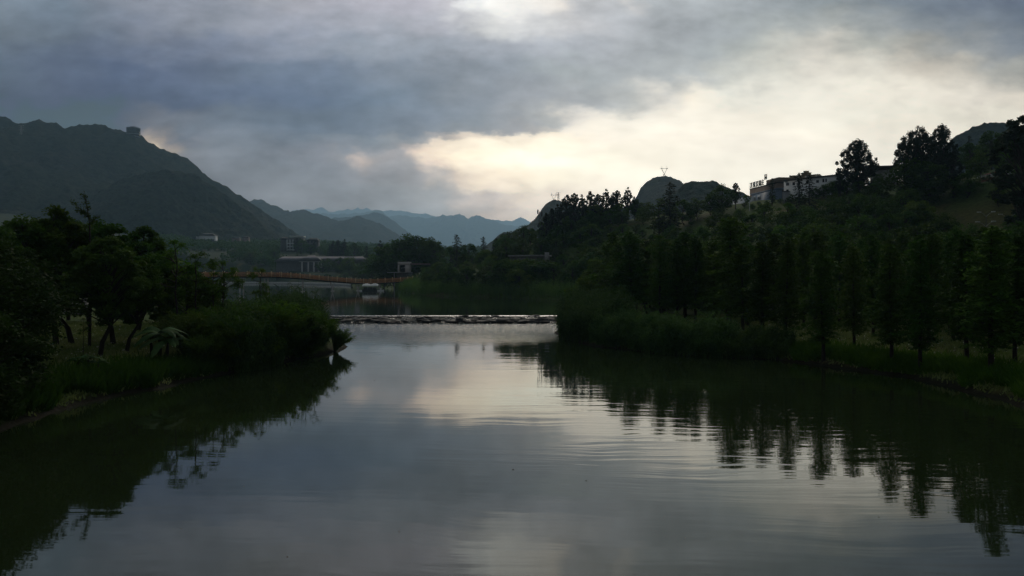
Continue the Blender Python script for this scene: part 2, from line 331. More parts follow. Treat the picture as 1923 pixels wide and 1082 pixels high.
class MB:
    def __init__(s): s.v = []; s.f = []; s.n = 0
    def add(s, v, f):
        s.v.append(np.asarray(v, float).reshape(-1, 3)); f = np.asarray(f, int); s.f.append(f + s.n); s.n += len(s.v[-1])
    def box(s, x0, x1, y0, y1, z0, z1, rot=0.0, org=(0, 0)):
        v = np.array([[x0, y0, z0], [x1, y0, z0], [x1, y1, z0], [x0, y1, z0], [x0, y0, z1], [x1, y0, z1], [x1, y1, z1], [x0, y1, z1]], float)
        if rot:
            c, q = math.cos(rot), math.sin(rot); X = v[:, 0] - org[0]; Y = v[:, 1] - org[1]
            v[:, 0] = X * c - Y * q + org[0]; v[:, 1] = X * q + Y * c + org[1]
        s.add(v, [[0, 3, 2, 1], [4, 5, 6, 7], [0, 1, 5, 4], [1, 2, 6, 5], [2, 3, 7, 6], [3, 0, 4, 7]])
    def beam(s, a, b, w):
        a = np.array(a, float); b = np.array(b, float)
        s.tube([a, b], [w / 2, w / 2], 4)
    def tube(s, pts, rad, k=6):
        pts = [Vector(p) for p in pts]; vs = []; n = len(pts)
        for i, p in enumerate(pts):
            d = (pts[min(i + 1, n - 1)] - pts[max(i - 1, 0)])
            if d.length < 1e-9: d = Vector((0, 0, 1))
            d.normalize()
            a = d.cross(Vector((0.31, 0.95, 0.05)));
            if a.length < 0.1: a = d.cross(Vector((1, 0, 0)))
            a.normalize(); b = d.cross(a)
            for j in range(k):
                t = 2 * math.pi * j / k
                vs.append(p + (a * math.cos(t) + b * math.sin(t)) * rad[i])
        f = []
        for i in range(n - 1):
            for j in range(k):
                j2 = (j + 1) % k
                f.append([i * k + j, i * k + j2, (i + 1) * k + j2, (i + 1) * k + j])
        s.add([tuple(q) for q in vs], f)
    def lathe(s, prof, k=32, org=(0, 0)):
        vs = []; f = []
        for r, z in prof:
            for j in range(k):
                t = 2 * math.pi * j / k; vs.append((org[0] + r * math.cos(t), org[1] + r * math.sin(t), z))
        for i in range(len(prof) - 1):
            for j in range(k):
                j2 = (j + 1) % k; f.append([i * k + j, i * k + j2, (i + 1) * k + j2, (i + 1) * k + j])
        s.add(vs, f)
    def mesh(s, name): return mesh_np(name, np.concatenate(s.v), np.concatenate(s.f))
    def build(s, name, m, parent=None, smooth=False): return link(name, s.mesh(name), m, parent, smooth)

# ------------------------------------------------------------------ noise
def _h(ix, iy, seed):
    n = (ix.astype(np.int64) * 374761393 + iy.astype(np.int64) * 668265263 + seed * 974711) & 0x7fffffff
    n = ((n ^ (n >> 13)) * 1274126177) & 0x7fffffff
    return ((n ^ (n >> 16)) & 0xffff) / 65535.0
def vn(x, y, seed=0):
    x = np.asarray(x, float); y = np.asarray(y, float)
    ix = np.floor(x); iy = np.floor(y); fx_ = x - ix; fy_ = y - iy
    fx_ = fx_ * fx_ * (3 - 2 * fx_); fy_ = fy_ * fy_ * (3 - 2 * fy_)
    a = _h(ix, iy, seed); b = _h(ix + 1, iy, seed); c = _h(ix, iy + 1, seed); d = _h(ix + 1, iy + 1, seed)
    return (a * (1 - fx_) + b * fx_) * (1 - fy_) + (c * (1 - fx_) + d * fx_) * fy_
def fbm(x, y, seed=0, o=4):
    s = 0; a = 1.0; t = 0
    for i in range(o):
        s = s + a * vn(x * 2 ** i, y * 2 ** i, seed + i * 17); t += a; a *= 0.5
    return s / t - 0.5
def sstep(x, a, b):
    t = np.clip((x - a) / (b - a), 0, 1); return t * t * (3 - 2 * t)

# ------------------------------------------------------------------ terrain
LOW = np.array([(-24, -60), (-23, 20), (-23.8, 44), (-22.1, 52), (-20.5, 59), (-18.6, 68), (-17.2, 74), (-16.8, 80), (-20, 88), (-26, 100), (-30, 112), (-30.5, 129),
                (9, 129), (7.6, 120), (6.0, 104), (5.7, 92), (9.0, 81), (13.6, 74), (19, 70), (22.3, 68.6), (24.9, 62.5), (27.8, 56.5), (28.6, 51), (27.7, 43), (28, 20), (30, -60)], float)
UP = np.array([(-30, 126), (-60, 160), (-110, 260), (-200, 480), (-385, 900), (-240, 800), (-157, 690), (-120, 600), (-84, 520), (-62, 430), (-52, 372),
               (-45, 333), (-29, 272), (-2, 237), (19, 209), (26, 195), (24, 165), (14, 140), (8.5, 126)], float)
def sdf(poly, x, y):
    d = np.full(x.shape, 1e9); ins = np.zeros(x.shape, bool); n = len(poly)
    for i in range(n):
        a = poly[i]; b = poly[(i + 1) % n]; ex, ey = b - a; L = ex * ex + ey * ey
        t = np.clip(((x - a[0]) * ex + (y - a[1]) * ey) / L, 0, 1)
        d = np.minimum(d, np.hypot(x - a[0] - t * ex, y - a[1] - t * ey))
        if ey != 0:
            cnd = ((a[1] > y) != (b[1] > y)) & (x < ex * (y - a[1]) / ey + a[0])
            ins ^= cnd
    return np.where(ins, -d, d)
CP = np.array([(-40, 40, 1.5), (-80, 40, 3), (-40, 80, 1.6), (-60, 62, 1.8), (-90, 90, 3), (-150, 120, 6), (-60, 150, 2), (-150, 200, 5), (-300, 400, 10), (-250, 300, 8), (-500, 700, 30), (-400, 600, 14), (-500, 900, 40),
 (-100, -20, 3), (100, -20, 6), (-40, 0, 1.5), (45, 0, 2), (-220, 800, 13.5), (-180, 800, 13.5), (-140, 800, 14), (-280, 1000, 40), (-180, 1000, 36), (-100, 1000, 30), (0, 1000, 30), (-100, 750, 14), (-90, 650, 10), (0, 700, 15), (-30, 550, 10), (-60, 480, 7),
 (-498, 1300, 66), (-700, 1300, 90), (-300, 1300, 55), (-100, 1300, 45), (200, 1300, 60), (500, 1300, 80), (-900, 1300, 120), (-900, 700, 80), (-600, 300, 60),
 (30, 100, 1.6), (60, 90, 2.2), (42, 60, 1.8), (60, 40, 3), (100, 40, 10), (40, 125, 3), (100, 120, 9), (36, 170, 5), (30, 215, 6), (10, 260, 6), (-15, 290, 5), (-35, 340, 5), (-48, 420, 10),
 (8.5, 330, 21), (28, 300, 25), (46, 295, 27.5), (65, 290, 30), (82, 280, 32.5), (95, 270, 34), (108, 265, 36), (134, 240, 37), (128, 200, 33), (136, 226, 35.5), (150, 215, 36),
 (90, 200, 19), (70, 200, 16), (110, 200, 25), (60, 240, 20), (100, 170, 14.5), (60, 160, 9), (130, 160, 18), (-8, 330, 14), (-20, 400, 14), (0, 450, 15),
 (60, 400, 26), (130, 350, 38), (200, 300, 50), (170, 260, 44), (220, 220, 55), (170, 120, 25), (300, 200, 70), (100, 600, 30), (300, 600, 60), (400, 1000, 80), (40, 360, 24)], float)
def _tps(r2): return 0.5 * r2 * np.log(r2 + 1e-6)
_P = CP[:, :2] / 100.0
_K = _tps(((_P[:, None] - _P[None]) ** 2).sum(-1)) + np.eye(len(_P)) * 0.002
_A = np.block([[_K, np.c_[np.ones(len(_P)), _P]], [np.c_[np.ones(len(_P)), _P].T, np.zeros((3, 3))]])
_W = np.linalg.solve(_A, np.r_[CP[:, 2], 0, 0, 0])
def hill(x, y):
    q = np.c_[x.ravel(), y.ravel()] / 100.0; out = np.zeros(len(q))
    for i in range(0, len(q), 20000):
        k = _tps(((q[i:i + 20000, None] - _P[None]) ** 2).sum(-1))
        out[i:i + 20000] = k @ _W[:-3] + _W[-3] + q[i:i + 20000] @ _W[-2:]
    return out.reshape(x.shape)
def height(x, y):
    x = np.asarray(x, float); y = np.asarray(y, float)
    s1 = sdf(LOW, x, y); s2 = sdf(UP, x, y)
    d = np.minimum(s1, s2)
    jig = fbm(x * 0.35, y * 0.35, 5, 3) * 1.6
    dj = d + jig * np.exp(-np.abs(d) / 4)
    wl = 1.0 * sstep(y, 123.5, 127.5)
    bank = np.where(dj > 0, 1.15 * (1 - np.exp(-np.maximum(dj, 0) / 1.3)) + 0.02 * np.minimum(np.maximum(dj, 0), 20), -1.3 * sstep(-dj, 0, 3.0))
    hh = np.maximum(hill(x, y) - wl - 1.4, 0)
    z = wl + bank + hh * sstep(d, 1.0, 16.0)
    z = z + np.where(d > 0.5, fbm(x * 0.25, y * 0.25, 9, 3) * 0.35 * np.clip(d / 3, 0, 1), 0) + np.where(d > 15, fbm(x * 0.04, y * 0.04, 19, 3) * np.clip((y - 60) / 60, 0, 2.2), 0)
    return z
def gz(x, y): return float(height(np.array([x]), np.array([y]))[0])
def X(px, Y): return (px - HX) * Y / F
def Z(py, Y): return CAMZ + (HY - py) * Y / F

rows = np.exp(np.linspace(math.log(6.0), math.log(1620.0), 430)) - 30.0
cols = np.linspace(-1.15, 1.15, 520)
Yg, Ug = np.meshgrid(rows, cols, indexing='ij')
Xg = Ug * (Yg + 42.0)
Zg = height(Xg, Yg)
Zg[-1, :] = np.minimum(Zg[-1, :], -3)
nr, nc = Xg.shape
idx = np.arange(nr * nc).reshape(nr, nc)
quads = np.stack([idx[:-1, :-1], idx[:-1, 1:], idx[1:, 1:], idx[1:, :-1]], -1).reshape(-1, 4)
g = link('ground', mesh_np('ground', np.stack([Xg, Yg, Zg], -1).reshape(-1, 3), quads), M['ground'], smooth=True)
tag(g, kind='structure')
far = MB(); far.add([(-16000, -700, -4), (16000, -700, -4), (16000, 17500, -4), (-16000, 17500, -4)], [[0, 1, 2, 3]])
tag(far.build('terrain', M['forest']), kind='structure')

lw = MB(); lw.add([(-70, -80, 0), (70, -80, 0), (70, 124.2, 0), (-70, 124.2, 0)], [[0, 1, 2, 3]])
tag(lw.build('water', M['water']), kind='structure')
uwm = MB(); uwm.add([(-500, 128.0, 1.0), (60, 128.0, 1.0), (60, 960, 1.0), (-500, 960, 1.0)], [[0, 1, 2, 3]])
tag(uwm.build('upper_water', M['water2']), kind='structure')

# ------------------------------------------------------------------ mountains: each range is a real ridge with slopes on both sides
def mountain(name, prof, Y0, front, back, base=-6.0, nx=420, nf=110, nb=24, bump=3.0, bscale=9.0, gully=0.10, seed=1, m='forest', power=1.15, yw=0.0):
    pr = np.array(prof, float); px = np.linspace(pr[0, 0], pr[-1, 0], nx)
    py = np.interp(px, pr[:, 0], pr[:, 1])
    k = 1; ker = np.hanning(2 * k + 3)[1:-1]; ker /= ker.sum()
    py = np.convolve(np.pad(py, (k, k), 'edge'), ker, 'valid')
    x0 = (px - HX) * Y0 / F; H = CAMZ + (HY - py) * Y0 / F
    tf = np.linspace(1, 0, nf) ** 1.0; tb = np.linspace(0, 1, nb)[1:]
    T = np.r_[-tf, tb]
    TT, XX = np.meshgrid(T, x0, indexing='ij'); HH = np.broadcast_to(H, TT.shape)
    prof_ = (1 - np.abs(TT)) ** power
    YY = Y0 + np.where(TT < 0, TT * front, TT * back) + fbm(XX / 300.0, TT * 0, seed, 3) * yw
    Lg = front / 2.4
    gl = fbm(XX / (Lg * 0.35) + TT * 1.5, YY / Lg, seed, 5)
    zz = base + (HH - base) * prof_ + gl * (HH - base) * gully * 4 * np.abs(TT) * (1 - np.abs(TT)) * 2.2
    b = (vn(XX / bscale, YY / bscale, seed + 5) - 0.5) + 0.6 * (vn(XX / bscale * 2.3, YY / bscale * 2.3, seed + 9) - 0.5) + 0.8 * (vn(XX / bscale / 3, YY / bscale / 3, seed + 8) - 0.5)
    zz = zz + b * bump * np.clip((1 - np.abs(TT)) * 8, 0, 1) - bump * 0.25
    r, c = zz.shape; ii = np.arange(r * c).reshape(r, c)
    q = np.stack([ii[:-1, :-1], ii[:-1, 1:], ii[1:, 1:], ii[1:, :-1]], -1).reshape(-1, 4)
    o = link(name, mesh_np(name, np.stack([XX, YY, zz], -1).reshape(-1, 3), q), M[m], smooth=True)
    tag(o, kind='structure'); return o
ML = [(-500, 150), (-250, 190), (-120, 205), (-40, 210), (0, 217), (20, 224), (34, 233), (45, 232), (60, 228), (78, 225), (90, 229), (105, 230), (118, 238), (126, 240), (140, 236), (155, 232), (170, 233), (190, 230), (200, 233), (208, 241), (222, 244), (240, 249), (255, 251), (265, 254), (285, 267), (300, 278), (320, 284), (340, 291), (352, 294), (362, 305), (380, 322), (395, 332), (410, 343), (425, 350), (440, 361), (455, 370), (470, 379), (490, 393), (520, 412), (560, 440), (620, 470), (700, 510)]
mountain('mountain', ML, 1900, 1000, 500, nx=620, nf=240, bump=7, bscale=14, gully=0.19, seed=3)
SP = [(60, 470), (120, 420), (170, 372), (215, 345), (250, 332), (280, 322), (310, 320), (340, 319), (365, 326), (390, 342), (420, 362), (450, 385), (475, 402), (500, 425), (520, 438), (545, 470), (560, 500)]
mountain('hill', SP, 1480, 420, 500, nx=420, nf=140, bump=6, bscale=11, gully=0.10, seed=7)
R2 = [(380, 420), (440, 392), (465, 380), (478, 374), (492, 375), (512, 383), (531, 393), (545, 397), (557, 393), (568, 392), (580, 397), (606, 405), (637, 413), (652, 412), (662, 408), (672, 405), (684, 411), (700, 415), (712, 417), (725, 425), (738, 435), (755, 446), (800, 480), (850, 515)]
mountain('mountain', R2, 4000, 1900, 1200, nx=520, nf=120, bump=9, bscale=25, gully=0.12, seed=11)
R2b = [(560, 430), (600, 412), (640, 408), (690, 403), (704, 397), (720, 401), (735, 412), (760, 430), (800, 460), (850, 500)]
mountain('mountain', R2b, 6500, 1600, 1200, nx=300, nf=80, bump=12, bscale=40, seed=13)
R3 = [(540, 420), (600, 400), (640, 402), (690, 399), (706, 394), (718, 398), (731, 407), (740, 404), (752, 403), (781, 406), (800, 410), (815, 406), (832, 403), (848, 405), (862, 401), (872, 406), (880, 411), (886, 407), (894, 403), (902, 404), (912, 409), (921, 411), (934, 417), (950, 421), (965, 424), (980, 424), (992, 430), (1030, 440), (1100, 460), (1200, 500)]
mountain('mountain', R3, 11000, 3400, 2000, nx=560, nf=110, bump=22, bscale=50, gully=0.10, seed=17)
R4 = [(500, 410), (555, 395), (575, 391), (587, 394), (603, 388), (611, 392), (620, 397), (628, 397), (636, 394), (645, 394), (653, 391), (662, 394), (671, 389), (680, 393), (688, 390), (697, 394), (705, 397), (725, 395), (745, 394), (762, 396), (775, 400), (790, 401), (800, 400), (818, 406), (850, 410), (900, 414), (922, 414), (931, 412), (943, 415), (952, 413), (962, 415), (970, 411), (977, 408), (985, 412), (994, 415), (1010, 421), (1060, 440), (1150, 480)]
mountain('mountain', R4, 15000, 3000, 1500, nx=560, nf=80, bump=26, bscale=80, gully=0.06, seed=23)
RM = [(900, 470), (925, 452), (938, 440), (948, 436), (960, 438), (972, 430), (982, 425), (992, 420), (1005, 410), (1014, 397), (1023, 384), (1032, 378), (1042, 375), (1054, 377), (1080, 385), (1130, 395), (1165, 392), (1185, 385), (1196, 368), (1203, 352), (1214, 342), (1225, 335), (1238, 331), (1250, 330), (1262, 332), (1275, 338), (1286, 345), (1300, 350), (1400, 380), (1500, 400)]
mountain('hill', RM, 1300, 620, 500, nx=520, nf=140, bump=2.6, bscale=8, gully=0.04, seed=29)
RN = [(1230, 400), (1265, 362), (1285, 346), (1300, 341), (1318, 339), (1335, 339), (1350, 344), (1370, 354), (1400, 365), (1480, 380)]
mountain('hill', RN, 800, 280, 300, nx=300, nf=100, bump=2.4, bscale=7, gully=0.06, seed=31)
RR = [(1700, 330), (1760, 285), (1790, 258), (1810, 244), (1828, 235), (1846, 229), (1870, 227), (1890, 228), (1908, 236), (1925, 244), (1980, 255), (2100, 300)]
mountain('hill', RR, 900, 420, 400, nx=420, nf=120, bump=4.5, bscale=8, gully=0.08, seed=37)

# ------------------------------------------------------------------ vegetation prototypes
rng = np.random.default_rng(7)
def leaf_quads(c, size, up=0.5, aspect=0.55, r=rng, dirs=None):
    n = len(c)
    a = r.normal(size=(n, 3)) if dirs is None else dirs + r.normal(size=(n, 3)) * 0.35
    a[:, 2] *= 0.6
    a /= np.linalg.norm(a, axis=1)[:, None] + 1e-9
    nn = r.normal(size=(n, 3)); nn[:, 2] = np.abs(nn[:, 2]) + up
    b = np.cross(nn, a); b /= np.linalg.norm(b, axis=1)[:, None] + 1e-9
    s = (size * r.uniform(0.6, 1.35, n))[:, None] if np.isscalar(size) else (size * r.uniform(0.6, 1.35, n))[:, None]
    A = a * s * 0.5; B = b * s * 0.5 * aspect
    v = np.stack([c - A, c + B * 1.0 - A * 0.1, c + A, c - B - A * 0.1], 1)
    return v.reshape(-1, 3)
def quads_idx(n): return np.arange(n * 4).reshape(n, 4)
def leafmesh(name, pts, size, **k):
    v = leaf_quads(pts, size, **k); return mesh_np(name, v, quads_idx(len(pts)))
PROTO = {}
def limb(mb, a, b, r0, r1, r, bend=0.12, n=4, k=5):
    a = np.array(a, float); b = np.array(b, float); L = np.linalg.norm(b - a); pts = []
    off = r.normal(size=3) * L * bend
    for i in range(n + 1):
        t = i / n; pts.append(a + (b - a) * t + off * math.sin(math.pi * t) * 0.8 + np.array([0, 0, L * 0.10 * math.sin(math.pi * t)]))
    mb.tube(pts, [r0 + (r1 - r0) * i / n for i in range(n + 1)], k); return pts
def broadleaf(key, H, Rr, base, nclus, per, leaf, seed, spread=0.9, leafm='leaf_dark', lean=0.4, bark='bark', flat=0.5, up=0.5, shape=0.9):
    r = np.random.default_rng(seed); tb = MB()
    tr = 0.018 * H
    bend = r.normal(size=2) * lean
    trunk = [np.array([0, 0, -0.4]), np.array([bend[0] * .3, bend[1] * .3, base * 0.5]), np.array([bend[0], bend[1], base]),
             np.array([bend[0] * 0.6, bend[1] * 0.6, base + (H - base) * 0.45]), np.array([bend[0] * .3, bend[1] * .3, H * 0.9])]
    tb.tube(trunk, [tr * 1.25, tr, tr * 0.85, tr * 0.5, tr * 0.12], 7)
    pts = []
    cz = (H + base) / 2; hz = (H - base) / 2 * 1.08
    for i in range(nclus):
        while True:
            p = r.uniform(-1, 1, 3)
            q = np.linalg.norm(p)
            if 0.35 < q < 1: break
        p = p / q * (0.45 + 0.55 * r.random() ** 0.5)
        zz = p[2]
        wd = (1 - 0.35 * max(0, zz)) * (1.0 if zz > -0.5 else 0.8) * r.uniform(0.75, 1.12)
        cpt = np.array([p[0] * Rr * wd + bend[0] * 0.5, p[1] * Rr * wd + bend[1] * 0.5, cz + zz * hz * shape])
        t0 = trunk[2] + (trunk[4] - trunk[2]) * min(0.85, max(0.0, (cpt[2] - base) / (H - base) - 0.25))
        limb(tb, t0, cpt, tr * 0.35, tr * 0.08, r, 0.1, 3, 4)
        cr = spread * Rr * 0.34 * r.uniform(0.7, 1.35)
        n = int(per * r.uniform(0.6, 1.3))
        g = r.normal(size=(n, 3)); g /= np.linalg.norm(g, axis=1)[:, None]; g *= (r.random(n) ** 0.45)[:, None] * cr
        g[:, 2] *= flat + 0.25 * r.random()
        g[:, 2] -= 0.25 * (g[:, 0] ** 2 + g[:, 1] ** 2) / cr
        pts.append(cpt + g)
    pts = np.concatenate(pts)
    PROTO[key] = dict(H=H, trunk=tb.mesh('trunk'), crown=leafmesh('crown', pts, leaf, up=up, r=r))
    PROTO[key]['trunk'].materials.append(M[bark]); PROTO[key]['crown'].materials.append(M[leafm])
def metaseq(key, H, Rr, base, seed, leafm='leaf_conifer', nb=100, per=120, leaf=0.30, droop=0.12):
    r = np.random.default_rng(seed); tb = MB()
    tb.tube([(0, 0, -0.4), (0.05, 0, base), (0, 0.05, H * 0.6), (0, 0, H)], [0.17, 0.14, 0.08, 0.012], 7)
    pts = []; ang = 0
    for i in range(nb):
        t = (i + r.random()) / nb; z = base + (H - base) * t ** 0.95
        ang += 2.4 + r.normal() * 0.3
        L = Rr * ((1 - t) ** 0.34 * 0.95 + 0.04) * (0.82 + 0.3 * math.sin(t * 17 + seed) * 0.5) * r.uniform(0.6, 1.25) * (0.75 if t < 0.08 else 1)
        d = np.array([math.cos(ang), math.sin(ang), 0.0])
        n = max(8, int(per * L / Rr)); s = r.random(n) ** 0.75
        lat = r.normal(size=(n, 3)) * np.array([1, 1, 0.55]) * (0.30 * (1 - s * 0.55))[:, None] * min(1, L)
        rise = 0.28 * s * L * (0.3 + t) - droop * s * s * L * 2
        p = np.array([0, 0, z]) + d * (s * L)[:, None] + lat; p[:, 2] += rise
        pts.append(p)
        tb.tube([(0, 0, z), tuple(np.array([0, 0, z]) + d * L * 0.85 + np.array([0, 0, 0.28 * .85 * L * (0.3 + t) - droop * L * 1.4]))], [0.03 * (1 - t) + 0.008, 0.006], 3)
    pts.append(np.array([0, 0, H - 0.25]) + r.normal(size=(14, 3)) * np.array([0.08, 0.08, 0.22]))
    PROTO[key] = dict(H=H, trunk=tb.mesh('trunk'), crown=leafmesh('crown', np.concatenate(pts), leaf, up=0.8, aspect=0.42, r=r))
    PROTO[key]['trunk'].materials.append(M['bark']); PROTO[key]['crown'].materials.append(M[leafm])
def umbrella(key, H, seed, tufts=6, leafm='leaf_mid'):
    r = np.random.default_rng(seed); tb = MB(); pts = []
    b = r.normal(size=2) * 0.35
    st = [np.array([0, 0, -0.4]), np.array([b[0] * .4, b[1] * .4, H * .25]), np.array([b[0], b[1], H * .5]), np.array([b[0] * .6, b[1] * .6, H * .75]), np.array([b[0] * 1.2, b[1] * 1.2, H * 0.97])]
    tb.tube(st, [0.09, 0.075, 0.06, 0.045, 0.02], 6)
    ends = [st[-1]]
    for i in range(tufts):
        t = r.uniform(0.42, 0.9); p0 = st[1] + (st[4] - st[1]) * t
        a = r.uniform(0, 6.28); L = r.uniform(0.6, 1.5)
        e = p0 + np.array([math.cos(a) * L, math.sin(a) * L, r.uniform(0.3, 0.9)])
        limb(tb, p0, e, 0.035, 0.015, r, 0.12, 3, 4); ends.append(e)
    for e in ends:
        for k in range(int(r.integers(7, 12))):
            a = r.uniform(0, 6.28); L = r.uniform(0.35, 0.75); n = 26; s = r.random(n)
            q = e + np.stack([np.cos(a) * s * L, np.sin(a) * s * L, (r.uniform(-.3, .7)) * s * L - 0.45 * s * s * L], 1) + r.normal(size=(n, 3)) * 0.09
            pts.append(q)
    PROTO[key] = dict(H=H, trunk=tb.mesh('trunk'), crown=leafmesh('crown', np.concatenate(pts), 0.17, up=1.0, aspect=0.4, r=r))
    PROTO[key]['trunk'].materials.append(M['bark']); PROTO[key]['crown'].materials.append(M[leafm])
# left bank trees (wide, layered crowns), seen at 60-85 m
for i, (lm, rr_) in enumerate([('leaf_dark', 3.2), ('leaf_mid', 2.9), ('leaf_dark', 2.9), ('leaf_light', 3.2)]):
    broadleaf('bank%d' % i, 10.5, rr_, 2.7, 88, 190, 0.29, 100 + i, spread=0.72, leafm=lm, lean=0.55, flat=0.33, up=0.9)
for i in range(2):   # bushy down to the ground, near left
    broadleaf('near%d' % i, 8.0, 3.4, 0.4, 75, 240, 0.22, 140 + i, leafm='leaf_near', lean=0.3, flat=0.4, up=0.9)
for i in range(5): metaseq('meta%d' % i, 11.5, 1.85 + 0.2 * (i % 3), 1.9 + 0.25 * (i % 2), 200 + i)
for i in range(3):   # skyline trees with sky showing through
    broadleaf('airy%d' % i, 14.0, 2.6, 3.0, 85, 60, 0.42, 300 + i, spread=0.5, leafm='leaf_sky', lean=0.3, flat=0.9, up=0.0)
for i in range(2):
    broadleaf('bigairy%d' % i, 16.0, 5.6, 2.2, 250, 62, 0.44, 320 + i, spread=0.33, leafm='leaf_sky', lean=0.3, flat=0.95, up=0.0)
for i in range(5):   # hillside crowns at 150-400 m
    broadleaf('slope%d' % i, 8.0, 3.0 + 0.3 * (i % 3), 0.8, 42, 85, 0.42, 340 + i, leafm=['leaf_dark', 'leaf_mid', 'leaf_dark', 'leaf_light', 'leaf_mid'][i], lean=0.3, flat=0.5)
for i in range(2): metaseq('fir%d' % i, 12.0, 2.1, 1.0, 360 + i, 'leaf_sky', nb=60, per=36, leaf=0.5, droop=0.2)
for i in range(3): umbrella('umb%d' % i, 8.0, 380 + i, 13 - i * 2)
for i in range(3):   # narrow-leaved shrubs on the spit
    r = np.random.default_rng(400 + i); tb = MB(); pts = []; dr = []
    for k in range(150):
        a = r.uniform(0, 6.28); L = r.uniform(2.6, 4.6); sp = r.uniform(0.15, 0.75)
        n = 30; s = np.linspace(0.15, 1, n)
        px_ = np.cos(a) * sp * L * s ** 1.4; py_ = np.sin(a) * sp * L * s ** 1.4; pz_ = L * s * (1 - 0.25 * sp * s)
        p = np.stack([px_, py_, pz_], 1)
        if k % 4 == 0: tb.tube([tuple(p[0] * 0.1 + np.array([0, 0, -0.2])), tuple(p[n // 2]), tuple(p[-1])], [0.022, 0.015, 0.005], 3)
        pts.append(np.repeat(p, 3, 0) + r.normal(size=(n * 3, 3)) * 0.11)
        d = np.repeat(np.gradient(p, axis=0), 3, 0); d /= np.linalg.norm(d, axis=1)[:, None]; d += r.normal(size=d.shape) * 0.5; d[:, 2] += 0.1
        dr.append(d)
    cm = leafmesh('foliage', np.concatenate(pts), 0.42, up=0.3, aspect=0.17, r=r, dirs=np.concatenate(dr))
    PROTO['willow%d' % i] = dict(H=4.4, trunk=tb.mesh('stem'), crown=cm)
    PROTO['willow%d' % i]['trunk'].materials.append(M['bark']); cm.materials.append(M['leaf_mid' if i else 'leaf_light'])

for i in range(3): broadleaf('bush%d' % i, 4.0, 2.3, 0.05, 70, 150, 0.21, 450 + i, spread=0.62, leafm=['leaf_mid', 'leaf_dark', 'leaf_mid'][i], lean=0.2, flat=0.8, up=0.3)
def plant(key, x, y, H, label, cat='tree', group=None, name='tree', wide=1.0, rz=None, z=None, names=('trunk', 'crown'), lean=0.0):
    P = PROTO[key]
    z = max(-0.15, gz(x, y) if z is None else z)
    s = H / P['H']
    root = empty(name, (x, y, z - 0.05), random.uniform(0, 6.28) if rz is None else rz, (s * wide, s * wide, s))
    if lean: root.rotation_euler[1] = lean
    for nm, me in zip(names, (P['trunk'], P['crown'])):
        o = bpy.data.objects.new(nm, me); C.objects.link(o); o.parent = root
    return tag(root, label, cat, group)
def plant_px(key, px, Y, top, label, **k):
    x = X(px, Y); z = gz(x, Y); H = Z(top, Y) - z
    return plant(key, x, Y, max(H, 1.2), label, z=z, **k)
random.seed(4)
ORD = ['first', 'second', 'third', 'fourth', 'fifth', 'sixth', 'seventh', 'eighth', 'ninth', 'tenth', 'eleventh', 'twelfth', 'thirteenth', 'fourteenth', 'fifteenth', 'sixteenth', 'seventeenth', 'eighteenth', 'nineteenth', 'twentieth', 'twenty-first', 'twenty-second', 'twenty-third', 'twenty-fourth']

# ---- left bank grove
LT = [(62, 63, 398, 'bank0', 1.0), (106, 65, 384, 'bank1', 1.0), (138, 66, 402, 'bank2', 1.05), (186, 57, 438, 'bank3', 1.0), (214, 67, 406, 'bank0', 1.0), (236, 61, 462, 'bank1', .95), (290, 70, 470, 'bank2', .85)]
for i, (px, Y, top, k, wd) in enumerate(sorted(LT)):
    plant_px(k, px, Y, top, 'leafy tree on the left bank lawn, %s trunk from the left' % ORD[i], name='bank_tree', group='leafy trees on the left bank lawn', wide=wd)
for px, Y, top, k in [(258, 80, 424, 'bank2'), (170, 84, 412, 'bank3'), (90, 88, 405, 'bank0'), (30, 84, 412, 'bank1'), (-10, 75, 410, 'bank2'), (128, 95, 430, 'bank1'), (205, 98, 435, 'bank0'), (300, 92, 466, 'bank3'), (325, 84, 492, 'bank1'), (-60, 70, 380, 'bank3'), (60, 105, 440, 'bank2'), (350, 98, 500, 'bank2')]:
    plant_px(k, px, Y, top, 'dark leafy tree at the back of the left bank grove', name='bank_tree', group='trees at the back of the left bank grove')
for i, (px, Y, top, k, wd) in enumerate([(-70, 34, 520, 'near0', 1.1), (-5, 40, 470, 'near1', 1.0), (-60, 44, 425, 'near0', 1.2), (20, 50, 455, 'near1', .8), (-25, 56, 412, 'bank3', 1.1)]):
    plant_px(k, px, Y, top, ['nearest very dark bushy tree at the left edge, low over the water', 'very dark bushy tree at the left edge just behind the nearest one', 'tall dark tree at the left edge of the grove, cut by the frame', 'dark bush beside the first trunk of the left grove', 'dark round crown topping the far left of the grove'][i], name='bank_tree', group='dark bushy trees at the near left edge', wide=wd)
for px, Y, top, k in [(352, 70, 498, 'slope1'), (392, 74, 520, 'slope0'), (318, 74, 476, 'slope4')]:
    plant_px(k, px, Y, top, {352: 'small full-leaved tree behind the second spindly sapling', 392: 'low full-leaved tree behind the third spindly sapling', 318: 'small pale-leaved tree at the right edge of the left grove'}[px], name='bank_tree', group='small trees behind the spindly saplings')
UM = [(338, 66, 448, 'umb0'), (372, 64, 474, 'umb1'), (398, 68, 498, 'umb2'), (424, 70, 488, 'umb0'), (484, 76, 503, 'umb1')]
for i, (px, Y, top, k) in enumerate(UM):
    plant_px(k, px, Y, top, 'spindly thin tree with umbrella tufts of leaves, %s from the left on the spit' % ORD[i], name='sapling', cat='sapling', group='spindly trees on the left spit')
